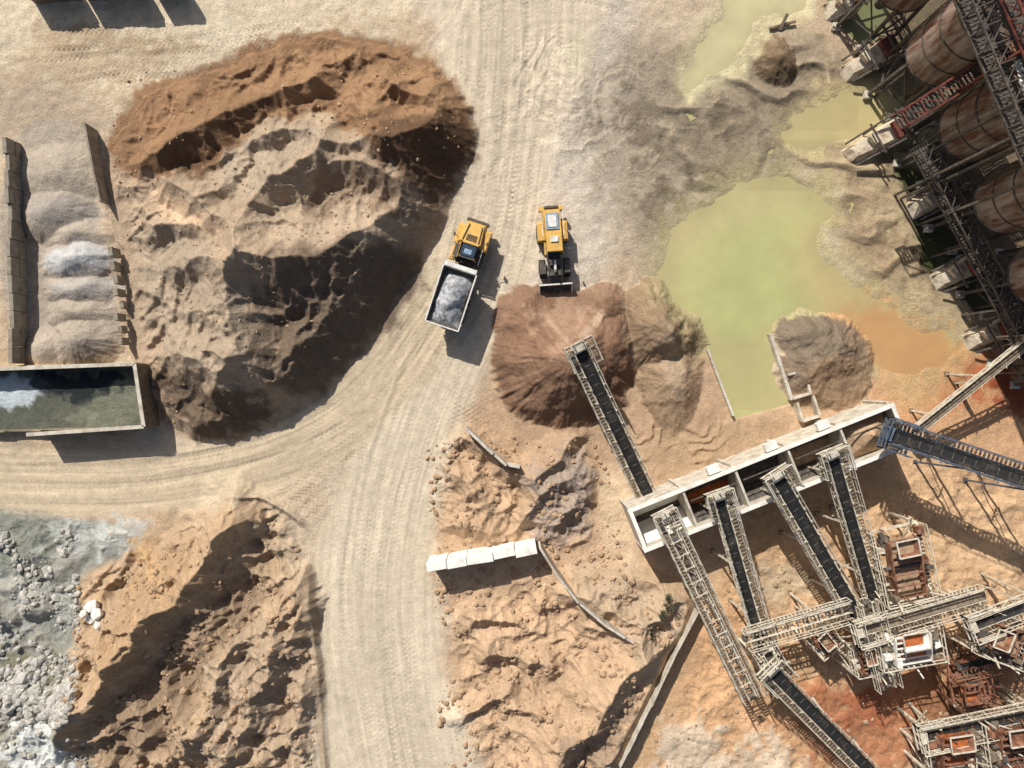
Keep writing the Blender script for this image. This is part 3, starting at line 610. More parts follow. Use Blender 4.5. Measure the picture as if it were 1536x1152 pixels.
# ---------------------------------------------------------------- conveyors
def conveyor(name,a,b_,mats=None,beltw=0.75,walk=1,head=True,depth=0.9,legs=3,railon=True,belt=True):
    mats=mats or [M_gal,M_blt,M_drk,M_grt]; m=MB(); A=PW(*a);B=PW(*b_); dd=(B-A); L=dd.length; d_=dd.normalized()
    side=Vector((d_.y,-d_.x,0)).normalized(); upv=side.cross(d_).normalized()
    if upv.z<0: upv=-upv
    def q(t_,s_,u_): return A+d_*t_+side*s_+upv*u_
    h=beltw/2+.12; R=random.Random(int(a[0]))
    n_=max(2,int(L/1.25))
    for sg in(-1,1):
        m.beam(q(0,sg*h,0),q(L,sg*h,0),.10,.16,0); m.beam(q(0,sg*h,-depth),q(L,sg*h,-depth),.09,.09,0)
        for i in range(n_):
            t0=L*i/n_;t1=L*(i+1)/n_
            m.beam(q(t0,sg*h,0),q(t0,sg*h,-depth),.06,.06,0)
            m.beam(q(t0,sg*h,-depth if i%2 else 0),q(t1,sg*h,0 if i%2 else -depth),.06,.06,0)
            m.beam(q(t0,sg*h,.02),q(t0,sg*(h+.22),.02),.08,.06,0)
    for i in range(n_+1):
        t0=L*i/n_; m.beam(q(t0,-h,-depth),q(t0,h,-depth),.06,.06,0)
        if not belt: m.beam(q(t0,-h,.0),q(t0,h,.0),.08,.05,0)
        for sg in(-1,1): m.beam(q(t0,sg*h,0),q(t0,sg*h,.28),.07,.07,0)
        if i<n_: m.beam(q(t0,(-h if i%2 else h),-depth),q(L*(i+1)/n_,(h if i%2 else -h),-depth),.05,.05,0)
    bw=beltw/2
    if belt:
        prof=[(-bw,.16),(-bw*.5,.04),(bw*.5,.04),(bw,.16)]
        vv=[q(t_,x,z) for t_ in (0,L) for x,z in prof]; m.add(vv,[(i,i+1,i+5,i+4) for i in range(3)],1)
        vv=[q(t_,x,-.32) for t_ in (0,L) for x in(-bw,bw)]; m.add(vv,[(0,1,3,2)],1)
    for t_ in (0,L): m.cyl(q(t_,-bw,-.13),q(t_,bw,-.13),.24,.24,2)
    k=max(3,int(L/0.9))
    for i in range(k): m.cyl(q(L*i/k,-bw-.1,.0),q(L*i/k,bw+.1,.0),.06,.06,2,6)
    for sg in ([-1,1] if walk==2 else [1] if walk==1 else [-1] if walk==-1 else []):
        w0=h+.08; w1=h+.56
        for kk in range(int(L/.34)):
            t_=.17+kk*.34; m.beam(q(t_,sg*w0,-.05),q(t_,sg*w1,-.05),.17,.03,3)
        m.beam(q(0,sg*w1,-.08),q(L,sg*w1,-.08),.05,.1,0)
        m.rail([q(0,sg*w1,-.03),q(L,sg*w1,-.03)],.95,0,1.3,.055)
    if railon:
        sg=-1 if walk!=-1 else 1
        m.rail([q(0,sg*(h+.15),0),q(L,sg*(h+.15),0)],.55,0,1.6,.045)
    if head:
        hp=h+.7
        for kk in range(8): m.beam(q(-.2+kk*.3,-hp,-.12),q(-.2+kk*.3,-h-.05,-.12),.16,.04,3); m.beam(q(-.2+kk*.3,h+.05,-.12),q(-.2+kk*.3,hp,-.12),.16,.04,3)
        m.rail([q(2,-hp,-.1),q(-.35,-hp,-.1),q(-.35,hp,-.1),q(2,hp,-.1)],1.05,0,.8,.08)
        m.beam(q(-.3,0,.35),q(.4,0,.4),beltw+.2,.08,0)
        for t_ in (-.35,.5,2): m.beam(q(t_,-hp,-.15),q(t_,hp,-.15),.1,.12,0)
        m.beam(q(.5,h+.3,.2),q(1.1,h+.3,.2),.4,.4,2); m.cyl(q(.5,h+.1,0.1),q(.5,h+.6,0.1),.22,.22,2)
    for i in range(legs):
        t_=L*(i+.35)/legs; p=q(t_,0,-depth)
        if p.z<1: continue
        g=hz(p.x,p.y)-.2
        for sg in(-1,1):
            f=p+side*sg*(h+.25); f=Vector((f.x,f.y,g)); m.beam(q(t_,sg*h,-depth),f,.15,.15,0)
            m.box(f+Vector((0,0,.1)),(.4,.4,.3),3)
        m.beam(p+side*h*.9+Vector((0,0,-(p.z-g)*.45)),p-side*h*.9+Vector((0,0,-(p.z-g)*.45)),.08,.08,0)
        a0=q(t_,h,-depth); b0=Vector((p.x-side.x*(h+.25),p.y-side.y*(h+.25),g)); m.beam(a0,b0,.07,.07,0)
    return m.obj(name,mats)
BL_=[M_bls,M_blt,M_drk,M_drk]
conveyor("belt_conveyor",(868,520,6.4),(975,748,1.6),beltw=.95,walk=1,legs=2)
conveyor("belt_conveyor",(996,772,6.6),(1128,1045,4.2),beltw=.5,walk=2,belt=False)
conveyor("belt_conveyor",(1077,742,6.6),(1142,968,3.2),beltw=.7,walk=-1)
conveyor("belt_conveyor",(1164,712,6.6),(1330,1000,3.0),beltw=.95,walk=1,legs=4)
conveyor("belt_conveyor",(1247,680,6.6),(1312,905,3.0),beltw=.85,walk=-1)
conveyor("belt_conveyor",(1330,650,6.6),(1620,748,9.0),BL_,beltw=1.0,walk=-1)
conveyor("belt_conveyor",(1118,958,4.6),(1275,912,5.0),beltw=.5,walk=2,head=False,legs=2,belt=False)
conveyor("belt_conveyor",(1155,1003,5.0),(1330,1180,1.8),beltw=.95,walk=1,legs=3)
conveyor("belt_conveyor",(1376,646,2.5),(1600,468,6.5),mats=[M_gal,M_grt,M_drk,M_grt],beltw=.5,walk=0,head=False,depth=.5,legs=3)
conveyor("belt_conveyor",(1285,948,5.5),(1475,893,5.5),mats=[M_gal,M_grt,M_drk,M_grt],beltw=.6,walk=2,head=True,legs=3)
conveyor("belt_conveyor",(1455,940,6),(1600,885,6.5),beltw=.7,walk=1,head=True,legs=2)
conveyor("belt_conveyor",(1380,1105,4),(1600,1060,4.5),mats=[M_gal,M_blt,M_rst,M_grt],beltw=.8,walk=2,head=True,legs=3)
conveyor("belt_conveyor",(1300,905,5.5),(1330,1030,4.5),beltw=.6,walk=2,head=False,legs=2,belt=False)
conveyor("belt_conveyor",(1440,1000,3.0),(1600,960,3.5),mats=[M_rst,M_blt,M_drk,M_grt],beltw=.6,walk=1,head=False,legs=2)
# ---------------------------------------------------------------- screening machines
def screen(name,u,v,z,lx,ly,rz,body,deck,fill,seed=0):
    m=MB(); R=random.Random(seed); P=PW(u,v,z); g=hz(P.x,P.y)-P.z
    for sx in(-1,1):
        for sy in(-1,0,1): m.beam((sx*lx/2,sy*ly/2,0),(sx*lx/2*1.05,sy*ly/2,g-.3),.2,.2,0)
        m.beam((sx*lx/2,-ly/2,0),(sx*lx/2,ly/2,0),.22,.3,0); m.beam((sx*lx/2,-ly/2,0),(sx*lx/2,0,g),.1,.1,0); m.beam((sx*lx/2,ly/2,0),(sx*lx/2,0,g),.1,.1,0)
    for k in range(5): y=-ly/2+ly*k/4; m.beam((-lx/2,y,-.05),(lx/2,y,-.05),.18,.2,0)
    w_=lx*.3
    b0=[(-w_,-ly*.42,.25),(w_,-ly*.42,.25),(w_,ly*.38,.8),(-w_,ly*.38,.8)]
    m.add(b0,[(0,1,2,3)],3)
    for sx in(-1,1): m.beam((sx*w_,-ly*.42,.5),(sx*w_,ly*.38,1.1),.1,1.0,1)
    for k in range(6): y=-ly*.42+ly*.8*k/5; z_=.65+.55*k/5+.25; m.beam((-w_,y,z_),(w_,y,z_),.1,.14,1)
    m.cyl((-w_-.5,0,.8),(w_+.5,0,.8),.2,.2,2)
    y0=ly*.28; hw=lx*.22; hy=.7
    for (dx0,dy0,dx1,dy1) in ((-1,-1,1,-1),(1,-1,1,1),(1,1,-1,1),(-1,1,-1,-1)):
        m.add([(dx0*hw*.45,y0+dy0*.4,1.1),(dx1*hw*.45,y0+dy1*.4,1.1),(dx1*hw,y0+dy1*hy,2.0),(dx0*hw,y0+dy0*hy,2.0)],[(0,1,2,3)],1)
        m.beam((dx0*hw,y0+dy0*hy,2.0),(dx1*hw,y0+dy1*hy,2.0),.1,.1,0)
    m.add([(-hw*.7,y0-.55,1.5),(hw*.7,y0-.55,1.5),(hw*.7,y0+.55,1.6),(-hw*.7,y0+.55,1.6)],[(0,1,2,3)],3)
    for k in range(18):
        m.box((R.choice([-1,1])*lx*R.uniform(.2,.48),R.uniform(-.45,.45)*ly,R.uniform(.2,.9)),(R.uniform(.2,.6),R.uniform(.25,.9),R.uniform(.3,.8)),R.choice([0,1,2,4]),R.uniform(-.2,.2))
    for sx in(-1,1):
        for kk in range(int(ly/.34)): m.beam((sx*lx*.40,-ly/2+.17+kk*.34,.17),(sx*lx*.54,-ly/2+.17+kk*.34,.17),.18,.04,4)
        m.rail([(sx*lx*.55,-ly/2,.1),(sx*lx*.55,ly/2,.1)],1.1,0,1.0,.07)
    m.rail([(-lx*.55,-ly/2,.1),(lx*.55,-ly/2,.1)],1.1,0,1.0,.07)
    for k in range(20): x=R.uniform(-.55,.55)*lx;y=R.uniform(-.55,.55)*ly; m.beam((x,y,R.uniform(-1,.6)),(x+R.choice([0,R.uniform(-1.5,1.5)]),y+R.choice([0,R.uniform(-2,2)]),R.uniform(.5,2)),.1,.1,R.choice([0,0,1]))
    m.obj(name,[body,deck,M_drk,fill,M_grt],loc=P,rz=rz)
screen("vibrating_screen",1350,845,4.5,4.2,6.4,math.radians(12),M_gal,M_rst,M_tan,1)
screen("vibrating_screen",1358,965,5.0,5.0,3.2,math.radians(10),M_gal,M_cnw,M_org,2)
screen("vibrating_screen",1500,955,5.0,3.6,4.0,math.radians(70),M_gal,M_rst,M_tan,3)
screen("rock_crusher",1425,1118,3.5,4.6,4.0,math.radians(8),M_gal,M_rst,M_org,4)
screen("rock_crusher",1510,1110,4.0,4.4,4.2,math.radians(8),M_gal,M_rst,M_rst,5)
screen("rock_crusher",1232,958,2.5,2.2,2.0,math.radians(40),M_gal,M_rst,M_tan,6)
screen("rock_crusher",1150,985,3.0,2.0,2.4,math.radians(30),M_gal,M_gal,M_drk,8)
screen("rock_crusher",1452,1030,2.6,2.4,3.0,math.radians(100),M_rst,M_rst,M_org,9)  # extra machine, added to make the yard shadows denser
screen("rock_crusher",1292,985,3.4,2.0,2.6,math.radians(12),M_gal,M_rst,M_tan,10)  # also added for more shadow among the machines
# ---------------------------------------------------------------- silos
def silo(u,v,seed):
    m=MB(); R=random.Random(seed); P=PW(u,v,6.0); x,y=P.x,P.y; r=2.75; z0=6;z1=13; n_=44
    def c(z): return (x,y,z)
    m.cyl(c(z0),c(z1),r,r,0,n_); m.cyl(c(z1),c(z1+.9),r*1.02,.5,0,n_); m.cyl(c(z0),c(3.4),r,.55,1,n_)
    for z in (z0+.1,z0+2.4,z0+4.7,z1-.1): m.cyl(c(z-.06),c(z+.06),r+.06,r+.06,2,n_)
    L_=[]
    for k in range(6):
        t_=k/6*2*math.pi+.3; a=Vector((x+r*.95*math.cos(t_),y+r*.95*math.sin(t_),z0+.3)); f=Vector((x+r*1.12*math.cos(t_),y+r*1.12*math.sin(t_),-.6)); m.beam(a,f,.26,.26,2); L_.append((a,f)); m.box(f+Vector((0,0,.5)),(.7,.7,.8),3)
    for k in range(6):
        a,f=L_[k]; a2,f2=L_[(k+1)%6]; m.beam(a.lerp(f,.1),a2.lerp(f2,.6),.1,.1,2); m.beam(a.lerp(f,.6),a2.lerp(f2,.6),.12,.12,2)
    m.cyl(c(3.5),c(2.2),.5,.45,2,12)
    t_=R.uniform(2.4,3.4)
    for s_ in (-.22,.22): m.beam((x+(r+.2)*math.cos(t_)-s_*math.sin(t_),y+(r+.2)*math.sin(t_)+s_*math.cos(t_),2),(x+(r+.2)*math.cos(t_)-s_*math.sin(t_),y+(r+.2)*math.sin(t_)+s_*math.cos(t_),z1+.8),.05,.05,2)
    for k in range(30): z=2+k*.38; m.beam((x+(r+.2)*math.cos(t_)+.22*math.sin(t_),y+(r+.2)*math.sin(t_)-.22*math.cos(t_),z),(x+(r+.2)*math.cos(t_)-.22*math.sin(t_),y+(r+.2)*math.sin(t_)+.22*math.cos(t_),z),.04,.04,2)
    pts=[(x+(r-.1)*math.cos(k/12*6.2832),y+(r-.1)*math.sin(k/12*6.2832),z1+.02) for k in range(13)]; m.rail(pts,1.0,2,1.3,.06)
    m.box((x+.8,y+.5,z1+.9),(.8,.8,.7),2); m.cyl((x-.9,y-.4,z1+.3),(x-.9,y-.4,z1+1.5),.25,.25,2)
    m.obj("storage_silo",[M_rsv,M_rst,M_drk,M_con])
def silo_mat():
    m=mat("rust_streaked_silo_steel",C(164,148,134),C(106,70,56),0.75,0.9,.38,.6,bump=.03)
    n=m.node_tree.nodes; l=m.node_tree.links
    tc=[q for q in n if q.bl_idname=='ShaderNodeTexCoord'][0]; nz=[q for q in n if q.bl_idname=='ShaderNodeTexNoise'][0]
    mp=n.new('ShaderNodeMapping'); mp.inputs['Scale'].default_value=(1.6,1.6,.35); l.new(tc.outputs['Object'],mp.inputs['Vector']); l.new(mp.outputs[0],nz.inputs['Vector']); return m
M_rsv=silo_mat()
for i,(u,v) in enumerate([(1355,-30),(1407,82),(1456,195),(1508,303),(1560,412),(1610,525)]): silo(u,v,i)
def footing(u,v,ang,L_=4.2):
    m=MB(); g=-.4
    m.hexa([(-L_/2,-.9,g),(L_/2,-1.2,g),(L_/2,1.2,g),(-L_/2,.9,g)],[(-L_/2+.9,-.45,.8),(L_/2,-.9,2.1),(L_/2,.9,2.1),(-L_/2+.9,.45,.8)],0)
    m.box((L_*.32,-.1,2.35),(1.3,1.6,.5),1); m.box((-.2,.2,1.55),(.8,1.0,.5),0,.2)
    for y in(-1.1,1.1): m.beam((-L_*.4,y,.6),(L_*.6,y*1.2,3.6),.18,.18,2); m.beam((0,y,0),(0,y,2.4),.16,.16,2)
    m.beam((-.4,-1.5,2.3),(-.4,1.5,2.3),.16,.16,2); m.beam((L_*.3,-1.6,3.0),(L_*.3,1.6,3.0),.18,.18,2)
    for k in range(4): m.beam((L_*.3+k*.5,-1.0,2.9),(L_*.3+k*.5,1.0,2.9),.08,.1,2)
    P=PW(u,v,1.0); P.z=0; m.obj("silo_loading_chute",[M_ftc,M_rdt,M_drk],loc=P,rz=ang,bev=.06)
M_ftc=mat("mud_stained_concrete",C(212,198,174),C(140,116,92),0.9,.9,.44,.64,bump=.12,bscale=3)
for u,v,a,l in [(1300,90,.5,4.6),(1312,212,.5,5.8),(1396,300,.55,3.8),(1432,410,.5,3.8),(1480,502,.5,3.6),(1262,5,.3,3.0)]: footing(u,v,a,l)
def gantry(name,a,b_,wd,dp,mi_m,n_div=1.4,deck=True,legs=2):
    m=MB(); A=PW(*a);B=PW(*b_); d_=(B-A); L=d_.length; d_.normalize(); sd_=Vector((d_.y,-d_.x,0)).normalized()
    def q(t_,s_,u_): return A+d_*t_+sd_*s_+Vector((0,0,u_))
    n_=int(L/n_div)
    for sg in(-1,1):
        m.beam(q(0,sg*wd/2,0),q(L,sg*wd/2,0),.16,.16,0); m.beam(q(0,sg*wd/2,dp),q(L,sg*wd/2,dp),.12,.12,0)
        for i in range(n_):
            m.beam(q(L*i/n_,sg*wd/2,0),q(L*i/n_,sg*wd/2,dp),.08,.08,0); m.beam(q(L*i/n_,sg*wd/2,0),q(L*(i+1)/n_,sg*wd/2,dp),.07,.07,0)
    for i in range(n_):
        m.beam(q(L*i/n_,-wd/2,dp),q(L*i/n_,wd/2,dp),.08,.08,0); m.beam(q(L*i/n_,-wd/2,dp),q(L*(i+1)/n_,wd/2,dp),.06,.06,0)
    if deck:
        for kk in range(int(L/.3)): m.beam(q(kk*.3+.1,-wd/2+.1,.02),q(kk*.3+.1,wd/2-.1,.02),.2,.05,1)
    for i in range(legs):
        p=q(L*(i+.5)/legs,0,0); 
        for sg in(-1,1): s_=p+sd_*sg*wd/2; m.beam(s_,(s_.x,s_.y,-.5),.18,.18,0)
    m.obj(name,[mi_m,M_drk])
gantry("steel_truss_walkway",(1345,185,9),(1600,25,13),1.3,1.2,M_rdt,legs=1)
gantry("steel_truss_walkway",(1425,-60,15),(1640,460,15),1.6,1.4,M_drk,legs=1)
gantry("steel_truss_walkway",(1490,-60,17),(1600,200,17),1.2,1.2,M_rdt,legs=1)
gantry("steel_truss_walkway",(1400,-40,14),(1560,60,15),1.0,1.0,M_drk,legs=1)
gantry("steel_truss_walkway",(1500,-40,13),(1540,110,13),1.0,1.0,M_rst,legs=1)
gantry("steel_truss_walkway",(1380,225,4.5),(1580,600,4.5),1.4,1.0,M_drk,legs=4)
gantry("steel_truss_walkway",(1460,60,5),(1660,400,5),2.4,1.0,M_drk,legs=3)
m=MB()
A=PW(1520,90,16);B=PW(1575,260,16); d_=(B-A).normalized(); sd_=Vector((-d_.y,d_.x,0)); L=(B-A).length; vv=[];ff=[]; n_=int(L/.18)
for i in range(n_+1):
    for s_ in (0,2.4): p=A+d_*i*.18+sd_*s_+Vector((0,0,.07 if i%2 else -.07)); vv.append(p)
for i in range(n_): ff.append((2*i,2*i+1,2*i+3,2*i+2))
m.add(vv,ff,0); 
for i in range(4):
    p=A+d_*L*i/3; m.beam(p+sd_*.3,(p.x+sd_.x*.3,p.y+sd_.y*.3,-.5),.2,.2,1); m.beam(p+sd_*2.1,(p.x+sd_.x*2.1,p.y+sd_.y*2.1,-.5),.2,.2,1)
m.obj("corrugated_roof",[M_wht,M_drk])
# ---------------------------------------------------------------- dump truck
def wheel(m,x,y,r=.85,w_=.6,mt=1,mh=2):
    m.cyl((x-w_/2,y,r),(x+w_/2,y,r),r,r,mt,24); sg=1 if x>0 else -1
    m.cyl((x+sg*w_/2,y,r),(x+sg*(w_/2+.06),y,r),r*.5,r*.4,mh,16)
    for k in range(22):
        t_=k/22*2*math.pi; c_=Vector((x,y+math.cos(t_)*r,r+math.sin(t_)*r)); tg=Vector((0,-math.sin(t_),math.cos(t_)))
        m.beam(c_-Vector((w_*.48,0,0))-tg*.06,c_+Vector((w_*.48,0,0))+tg*.06,.1,.08,mt)
m=MB(); YE,BK,DK,GL,WH,GR,BL=range(7)
for y in(3.45,-1.5,-3.3):
    for x in(-1.2,1.2): wheel(m,x,y,.85,.6)
    m.cyl((-1.1,y,.85),(1.1,y,.85),.2,.2,DK)
for x in(-.45,.45): m.beam((x,-4.6,1.1),(x,.9,1.1),.25,.4,DK); m.beam((x,.9,1.1),(x,5,1.1),.25,.45,DK)
m.cyl((0,.95,.7),(0,.95,1.6),.35,.35,DK)
zb=1.35; zt=3.1; y0=-5.1; y1=.25
bot=[(-1.15,y0+.9,zb),(1.15,y0+.9,zb),(1.15,y1-.5,zb),(-1.15,y1-.5,zb)]
topo=[(-1.6,y0,zt-.25),(1.6,y0,zt-.25),(1.6,y1,zt),(-1.6,y1,zt)]; topi=[(-1.5,y0+.08,zt-.25),(1.5,y0+.08,zt-.25),(1.5,y1-.1,zt),(-1.5,y1-.1,zt)]
m.add(bot+topo,[(3,2,1,0),(0,1,5,4),(1,2,6,5),(2,3,7,6),(3,0,4,7)],DK)
ib=[(p[0]*.93,p[1]*.96,p[2]+.1) for p in bot]; m.add(ib+topi,[(0,1,2,3),(4,5,1,0),(5,6,2,1),(6,7,3,2),(7,4,0,3)],DK)
for k in range(4):
    a=topo[k];b_=topo[(k+1)%4];c_=topi[(k+1)%4];e=topi[k]; m.beam(Vector(a).lerp(Vector(e),.5)+Vector((0,0,.05)),Vector(b_).lerp(Vector(c_),.5)+Vector((0,0,.05)),.12,.12,WH)
for k in range(6):
    y=y0+.6+k*.85
    for sx in(-1,1): m.beam((sx*1.18,y,zb+.1),(sx*1.63,y,zt-.15),.12,.12,WH)
m.beam((-1.5,y1+.15,zt+.12),(1.5,y1+.15,zt+.12),.4,.1,WH)
n1,n2=40,62; vv=[];ff=[]
for j in range(n2+1):
    for i in range(n1+1):
        a=i/n1*2-1;b_=j/n2*2-1; x=a*1.44; y=(y0+y1)/2-.03+b_*((y1-y0)/2-.16); e=max(0,1-abs(a)**1.5)*max(0,1-abs(b_)**2.2)
        nn=float(vn(np.array([x*1.4+9]),np.array([y*1.4+9]),3)[0])-.5
        z=zt-.85+1.2*e**.85+.3*nn+random.uniform(-.03,.03)
        vv.append((x,y,z))
for j in range(n2):
    for i in range(n1): a=j*(n1+1)+i; ff.append((a,a+1,a+n1+2,a+n1+1))
m.add(vv,ff,GR,True)
for x in(-.75,.75): m.cyl((x,.9,1.3),(x,-.6,1.7),.12,.12,DK); m.cyl((x*.6,1.5,1.2),(x*.6,.3,1.2),.09,.09,WH)
m.hexa([(-1.05,2.9,1.25),(1.05,2.9,1.25),(.95,5.1,1.25),(-.95,5.1,1.25)],[(-.95,2.9,2.55),(.95,2.9,2.55),(.75,4.75,2.1),(-.75,4.75,2.1)],YE)
m.box((0,5.12,1.3),(2.1,.25,.6),DK); m.beam((-.75,3.0,2.60),(-.6,4.6,2.22),.08,.08,DK); m.beam((.75,3.0,2.60),(.6,4.6,2.22),.08,.08,DK)
for k in range(4): m.box((0,3.1+k*.16,2.57-.035*k),(1.0,.07,.05),DK)
for sx in(-1,1):
    m.hexa([(sx*1.25-.35,2.5,1.72),(sx*1.25+.35,2.5,1.72),(sx*1.25+.35,4.55,1.72),(sx*1.25-.35,4.55,1.72)],[(sx*1.2-.3,2.7,2.0),(sx*1.2+.3,2.7,2.0),(sx*1.2+.3,4.3,1.9),(sx*1.2-.3,4.3,1.9)],YE)
    m.box((sx*1.32,1.75,1.35),(.5,1.3,.7),YE if sx<0 else DK); m.beam((sx*1.0,2.9,2.9),(sx*1.55,3.2,2.9),.06,.06,DK); m.box((sx*1.55,3.2,2.75),(.12,.28,.5),DK)
m.box((.1,2.0,1.5),(2.0,1.9,.8),DK)
m.box((.15,2.15,2.45),(1.5,1.5,1.2),GL,0,.12,.1)
m.box((.15,1.95,3.1),(1.3,.8,.12),GL); m.box((.15,1.95,3.18),(.7,.45,.06),BL)
for sx in(-.52,.82):
    for sy in(1.45,2.85): m.beam((sx+(-.08 if sx<0 else .08),sy,1.9),(sx,sy+(.05 if sy<2 else -.08),3.1),.09,.09,YE)
m.beam((-.6,2.72,3.12),(.9,2.72,3.12),.14,.1,YE); m.beam((-.6,1.4,3.12),(.9,1.4,3.12),.14,.1,DK)
m.box((-1.0,2.0,2.1),(.5,1.5,.5),YE); m.box((-1.0,2.0,2.37),(.34,1.1,.05),DK)
m.cyl((-.85,1.25,1.8),(-.85,1.25,3.1),.12,.12,DK); m.cyl((.2,1.2,1.9),(.8,1.2,1.9),.28,.28,DK)
m.rail([(-1.35,1.2,1.75),(-1.35,2.6,1.75)],.8,WH,.7,.04); m.rail([(1.3,1.2,1.75),(1.3,2.6,1.75)],.8,WH,.7,.04)
hd=math.atan2(-0.35,1.05)
P=PW(690,410,2.4); m.obj("dump_truck",[M_yel,M_blk,M_drk,M_gls,M_wht,M_grv,M_blu],loc=(P.x,P.y,.0),rz=hd,bev=.03)
# ---------------------------------------------------------------- wheel loader (+Y forward)
m=MB()
for y in(-1.75,1.45):
    for x in(-1.12,1.12): wheel(m,x,y,.82,.58)
    m.cyl((-1,y,.82),(1,y,.82),.2,.2,DK)
m.hexa([(-.85,-3.9,.9),(.85,-3.9,.9),(.85,-.9,.9),(-.85,-.9,.9)],[(-.75,-3.7,2.1),(.75,-3.7,2.1),(.8,-.9,2.25),(-.8,-.9,2.25)],YE)
m.box((0,-3.95,1.15),(2.2,.35,.8),YE); m.box((0,-4.0,1.6),(1.3,.2,.5),DK)
m.box((0,-2.6,2.22),(1.15,1.5,.16),BL); m.box((0,-2.6,2.32),(.75,1.1,.08),WH)
for sx in(-1,1):
    m.hexa([(sx*1.12-.3,-2.7,1.66),(sx*1.12+.3,-2.7,1.66),(sx*1.12+.3,-.8,1.66),(sx*1.12-.3,-.8,1.66)],[(sx*1.1-.28,-2.5,1.86),(sx*1.1+.28,-2.5,1.86),(sx*1.1+.28,-1.0,1.86),(sx*1.1-.28,-1.0,1.86)],YE)
    m.box((sx*1.12,1.45,1.72),(.55,1.2,.1),DK); m.rail([(sx*.95,-3.5,2.05),(sx*.95,-1.2,2.05)],.6,WH,.8,.04)
    m.beam((sx*.9,.0,2.9),(sx*1.35,.15,2.9),.05,.05,DK); m.box((sx*1.35,.15,2.75),(.1,.25,.4),DK)
m.box((0,-.35,2.35),(1.5,1.5,1.5),GL,0,.12,.1)
m.box((0,-.4,3.16),(1.45,1.5,.14),YE,0,.05,.05); m.box((0,-.75,3.28),(.7,.5,.14),WH)
m.box((0,-.35,1.4),(1.7,1.3,.6),YE)
m.box((0,1.3,1.3),(1.1,1.9,1.0),DK); m.cyl((0,.5,.7),(0,.5,1.7),.3,.3,DK); m.box((0,1.1,1.95),(.9,.5,.5),DK)
for x in(-.5,.5):
    m.beam((x,.9,2.0),(x*1.1,2.2,1.5),.2,.35,DK); m.beam((x*1.1,2.2,1.5),(x*1.2,3.0,.7),.2,.32,DK); m.cyl((x*1.4,.9,1.3),(x*1.3,2.2,1.35),.09,.09,WH)
m.cyl((0,.9,2.15),(0,1.9,2.05),.12,.12,WH); m.beam((0,1.9,2.3),(0,2.3,1.2),.18,.25,DK); m.beam((0,2.2,1.25),(0,3.0,1.0),.14,.16,DK)
prof=[(3.0,1.25),(2.85,.95),(2.85,.5),(3.05,.2),(3.45,.1),(4.05,.12)]; bw=1.5; th=.07
for (y0_,z0_),(y1_,z1_) in zip(prof[:-1],prof[1:]): m.beam((0,y0_,z0_),(0,y1_,z1_),bw*2,th,DK)
for x in(-bw,bw): m.add([(x+d__,y,z) for d__ in(-.04,.04) for y,z in prof],[tuple(range(6)),tuple(range(11,5,-1))]+[(i,i+1,i+7,i+6) for i in range(5)]+[(5,0,6,11)],WH)
for k in range(9): x=-bw+.1+k*(2*bw-.2)/8; m.box((x,4.15,.13),(.14,.32,.1),WH)
m.beam((-bw,3.0,1.28),(bw,3.0,1.28),.14,.12,WH); m.beam((-bw,4.0,.16),(bw,4.0,.16),.18,.06,WH)
P=PW(831,376,1.8); ang=math.pi+math.atan2(9,125)
m.obj("wheel_loader",[M_yel,M_blk,M_drk,M_gls,M_wht,M_grv,M_blu],loc=(P.x,P.y,.0),rz=ang,bev=.025)
# ---------------------------------------------------------------- rocks & shrubs
ICO=[]; ph=(1+5**.5)/2
for a in(-1,1):
    for b_ in(-ph,ph): ICO+=[(0,a,b_),(a,b_,0),(b_,0,a)]
ICO=[Vector(p).normalized() for p in ICO]
import itertools
edge=min((ICO[0]-q).length for q in ICO[1:]); IF=[]
for i,j,k in itertools.combinations(range(12),3):
    if all(abs((ICO[a]-ICO[b_]).length-edge)<.01 for a,b_ in((i,j),(j,k),(i,k))):
        n_=(ICO[j]-ICO[i]).cross(ICO[k]-ICO[i]); IF.append((i,j,k) if n_.dot(ICO[i])>0 else (i,k,j))
def rocks(name,poly,n_,r0,r1,m_,seed,pw=3):
    R=random.Random(seed); m=MB(); a=np.array(poly); 
    pts=0; tr=0
    while pts<n_ and tr<n_*20:
        tr+=1; u=R.uniform(a[:,0].min(),a[:,0].max()); v=R.uniform(a[:,1].min(),a[:,1].max())
        ins=False
        for i in range(len(poly)):
            x1,y1=poly[i];x2,y2=poly[(i+1)%len(poly)]
            if (y1>v)!=(y2>v) and u<(x2-x1)*(v-y1)/(y2-y1)+x1: ins=not ins
        if not ins: continue
        if vn(np.array([u/30.]),np.array([v/30.]),seed)[0]<.4: continue
        p=PW(u,v); z=hz(p.x,p.y); r=r0+(r1-r0)*R.random()**pw; sx,sy,sz=R.uniform(.7,1.3),R.uniform(.7,1.3),R.uniform(.5,.9); M_=Matrix.Rotation(R.uniform(0,6.28),3,'Z')
        m.add([M_@Vector((q.x*sx,q.y*sy,q.z*sz))*r*R.uniform(.75,1.15)+Vector((p.x,p.y,z+r*.1)) for q in ICO],IF,0); pts+=1
    m.obj(name,[m_])
M_rk=mat("grey_rock",C(196,192,182),C(140,134,122),.95,2,bump=.05)
rocks("white_rock_rubble",[(0,985),(60,990),(140,1030),(130,1075),(60,1060),(0,1080)],460,.1,.7,M_rk,1)
rocks("grey_rock_rubble",[(0,790),(150,800),(120,860),(130,980),(140,1152),(0,1152)],900,.06,.5,M_rk,9,4)
rocks("scattered_rocks",[(110,880),(440,760),(480,1152),(120,1152)],900,.06,.38,M_tan,2)
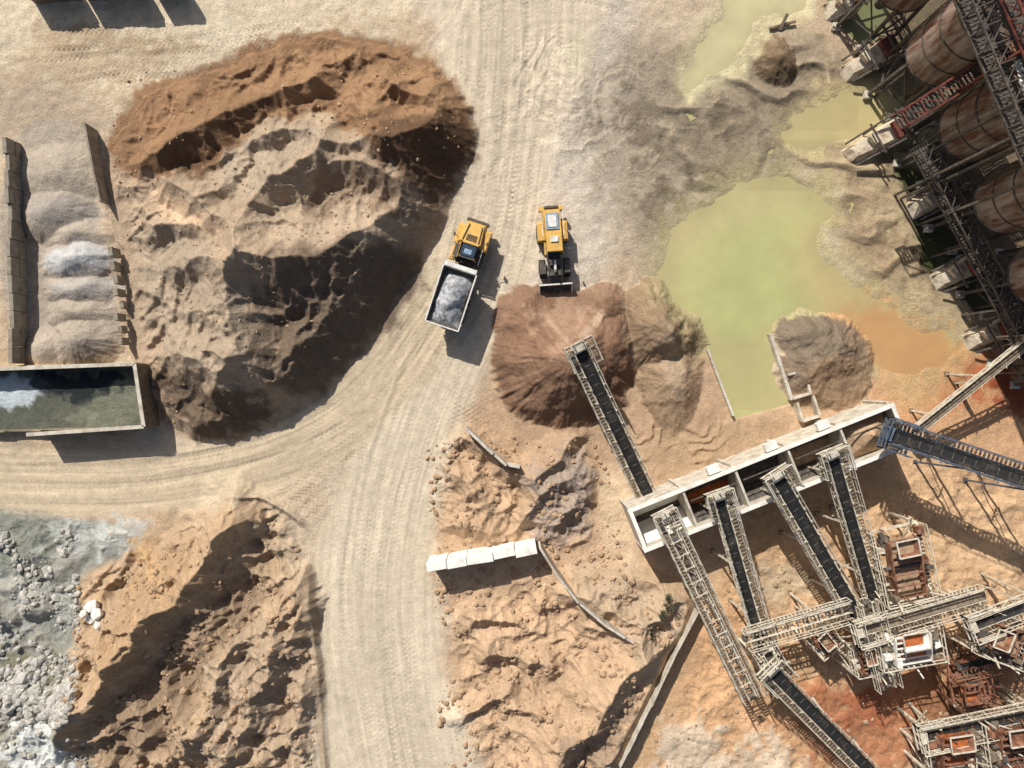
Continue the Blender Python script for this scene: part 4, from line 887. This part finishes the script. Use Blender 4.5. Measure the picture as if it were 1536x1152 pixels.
rocks("scattered_rocks",[(640,660),(900,640),(940,860),(1030,930),(900,1152),(660,1152)],1300,.06,.4,M_tan,3)
rocks("scattered_rocks",[(1100,780),(1500,650),(1536,1152),(960,1152)],700,.05,.28,M_tan,4)
rocks("scattered_rocks",[(150,100),(690,100),(690,300),(400,640),(220,640)],600,.05,.2,M_tan,5)
m=MB()
R=random.Random(4)
for (u,v,r) in [(148,905,.75),(158,915,.6),(145,925,.65),(160,930,.45),(138,915,.45)]:
    p=PW(u,v); g=hz(p.x,p.y); m.add([Vector((q.x*1.0,q.y*1.1,q.z*.8))*R.uniform(.75,1.15)*r+Vector((p.x,p.y,g+.3)) for q in ICO],IF,0)
m.obj("chalk_boulder",[M_cnw],bev=.06)
m=MB(); p=PW(1172,38); g=hz(p.x,p.y)
m.beam((p.x-1.2,p.y-.4,g+.2),(p.x+1.2,p.y+.2,g+.35),.22,.2,0); m.beam((p.x-.2,p.y-.5,g+.1),(p.x+.3,p.y+.7,g+.7),.3,.25,0); m.obj("timber_debris",[M_grt],bev=.03)
M_lf=mat("shrub_leaves",(0.06,0.065,0.035),(0.12,0.115,0.06),.8,3,bump=0); M_wd=mat("shrub_wood",(0.12,0.09,0.06),None,.9)
def shrub(u,v,r,seed):
    R=random.Random(seed); m=MB(); p=PW(u,v); g=hz(p.x,p.y)
    for k in range(10):
        e=Vector((R.gauss(0,.5)*r,R.gauss(0,.5)*r,R.uniform(.3,.8)*r)); m.cyl((p.x,p.y,g),(p.x+e.x,p.y+e.y,g+e.z),.04,.015,1,5)
        for j in range(34):
            c=Vector((p.x,p.y,g))+e+Vector((R.gauss(0,.28),R.gauss(0,.28),R.gauss(0,.2)))*r; a=Vector((R.gauss(0,1),R.gauss(0,1),R.gauss(0,.6))).normalized()*.09; b_=a.orthogonal().normalized()*.04
            m.add([c-a,c+b_,c+a,c-b_],[(0,1,2,3)],0)
    m.obj("shrub",[M_lf,M_wd])
shrub(972,942,.6,1); shrub(996,892,.55,2); shrub(984,908,.35,3)
print("verts",NX*NY,"H",Hm.min(),Hm.max())
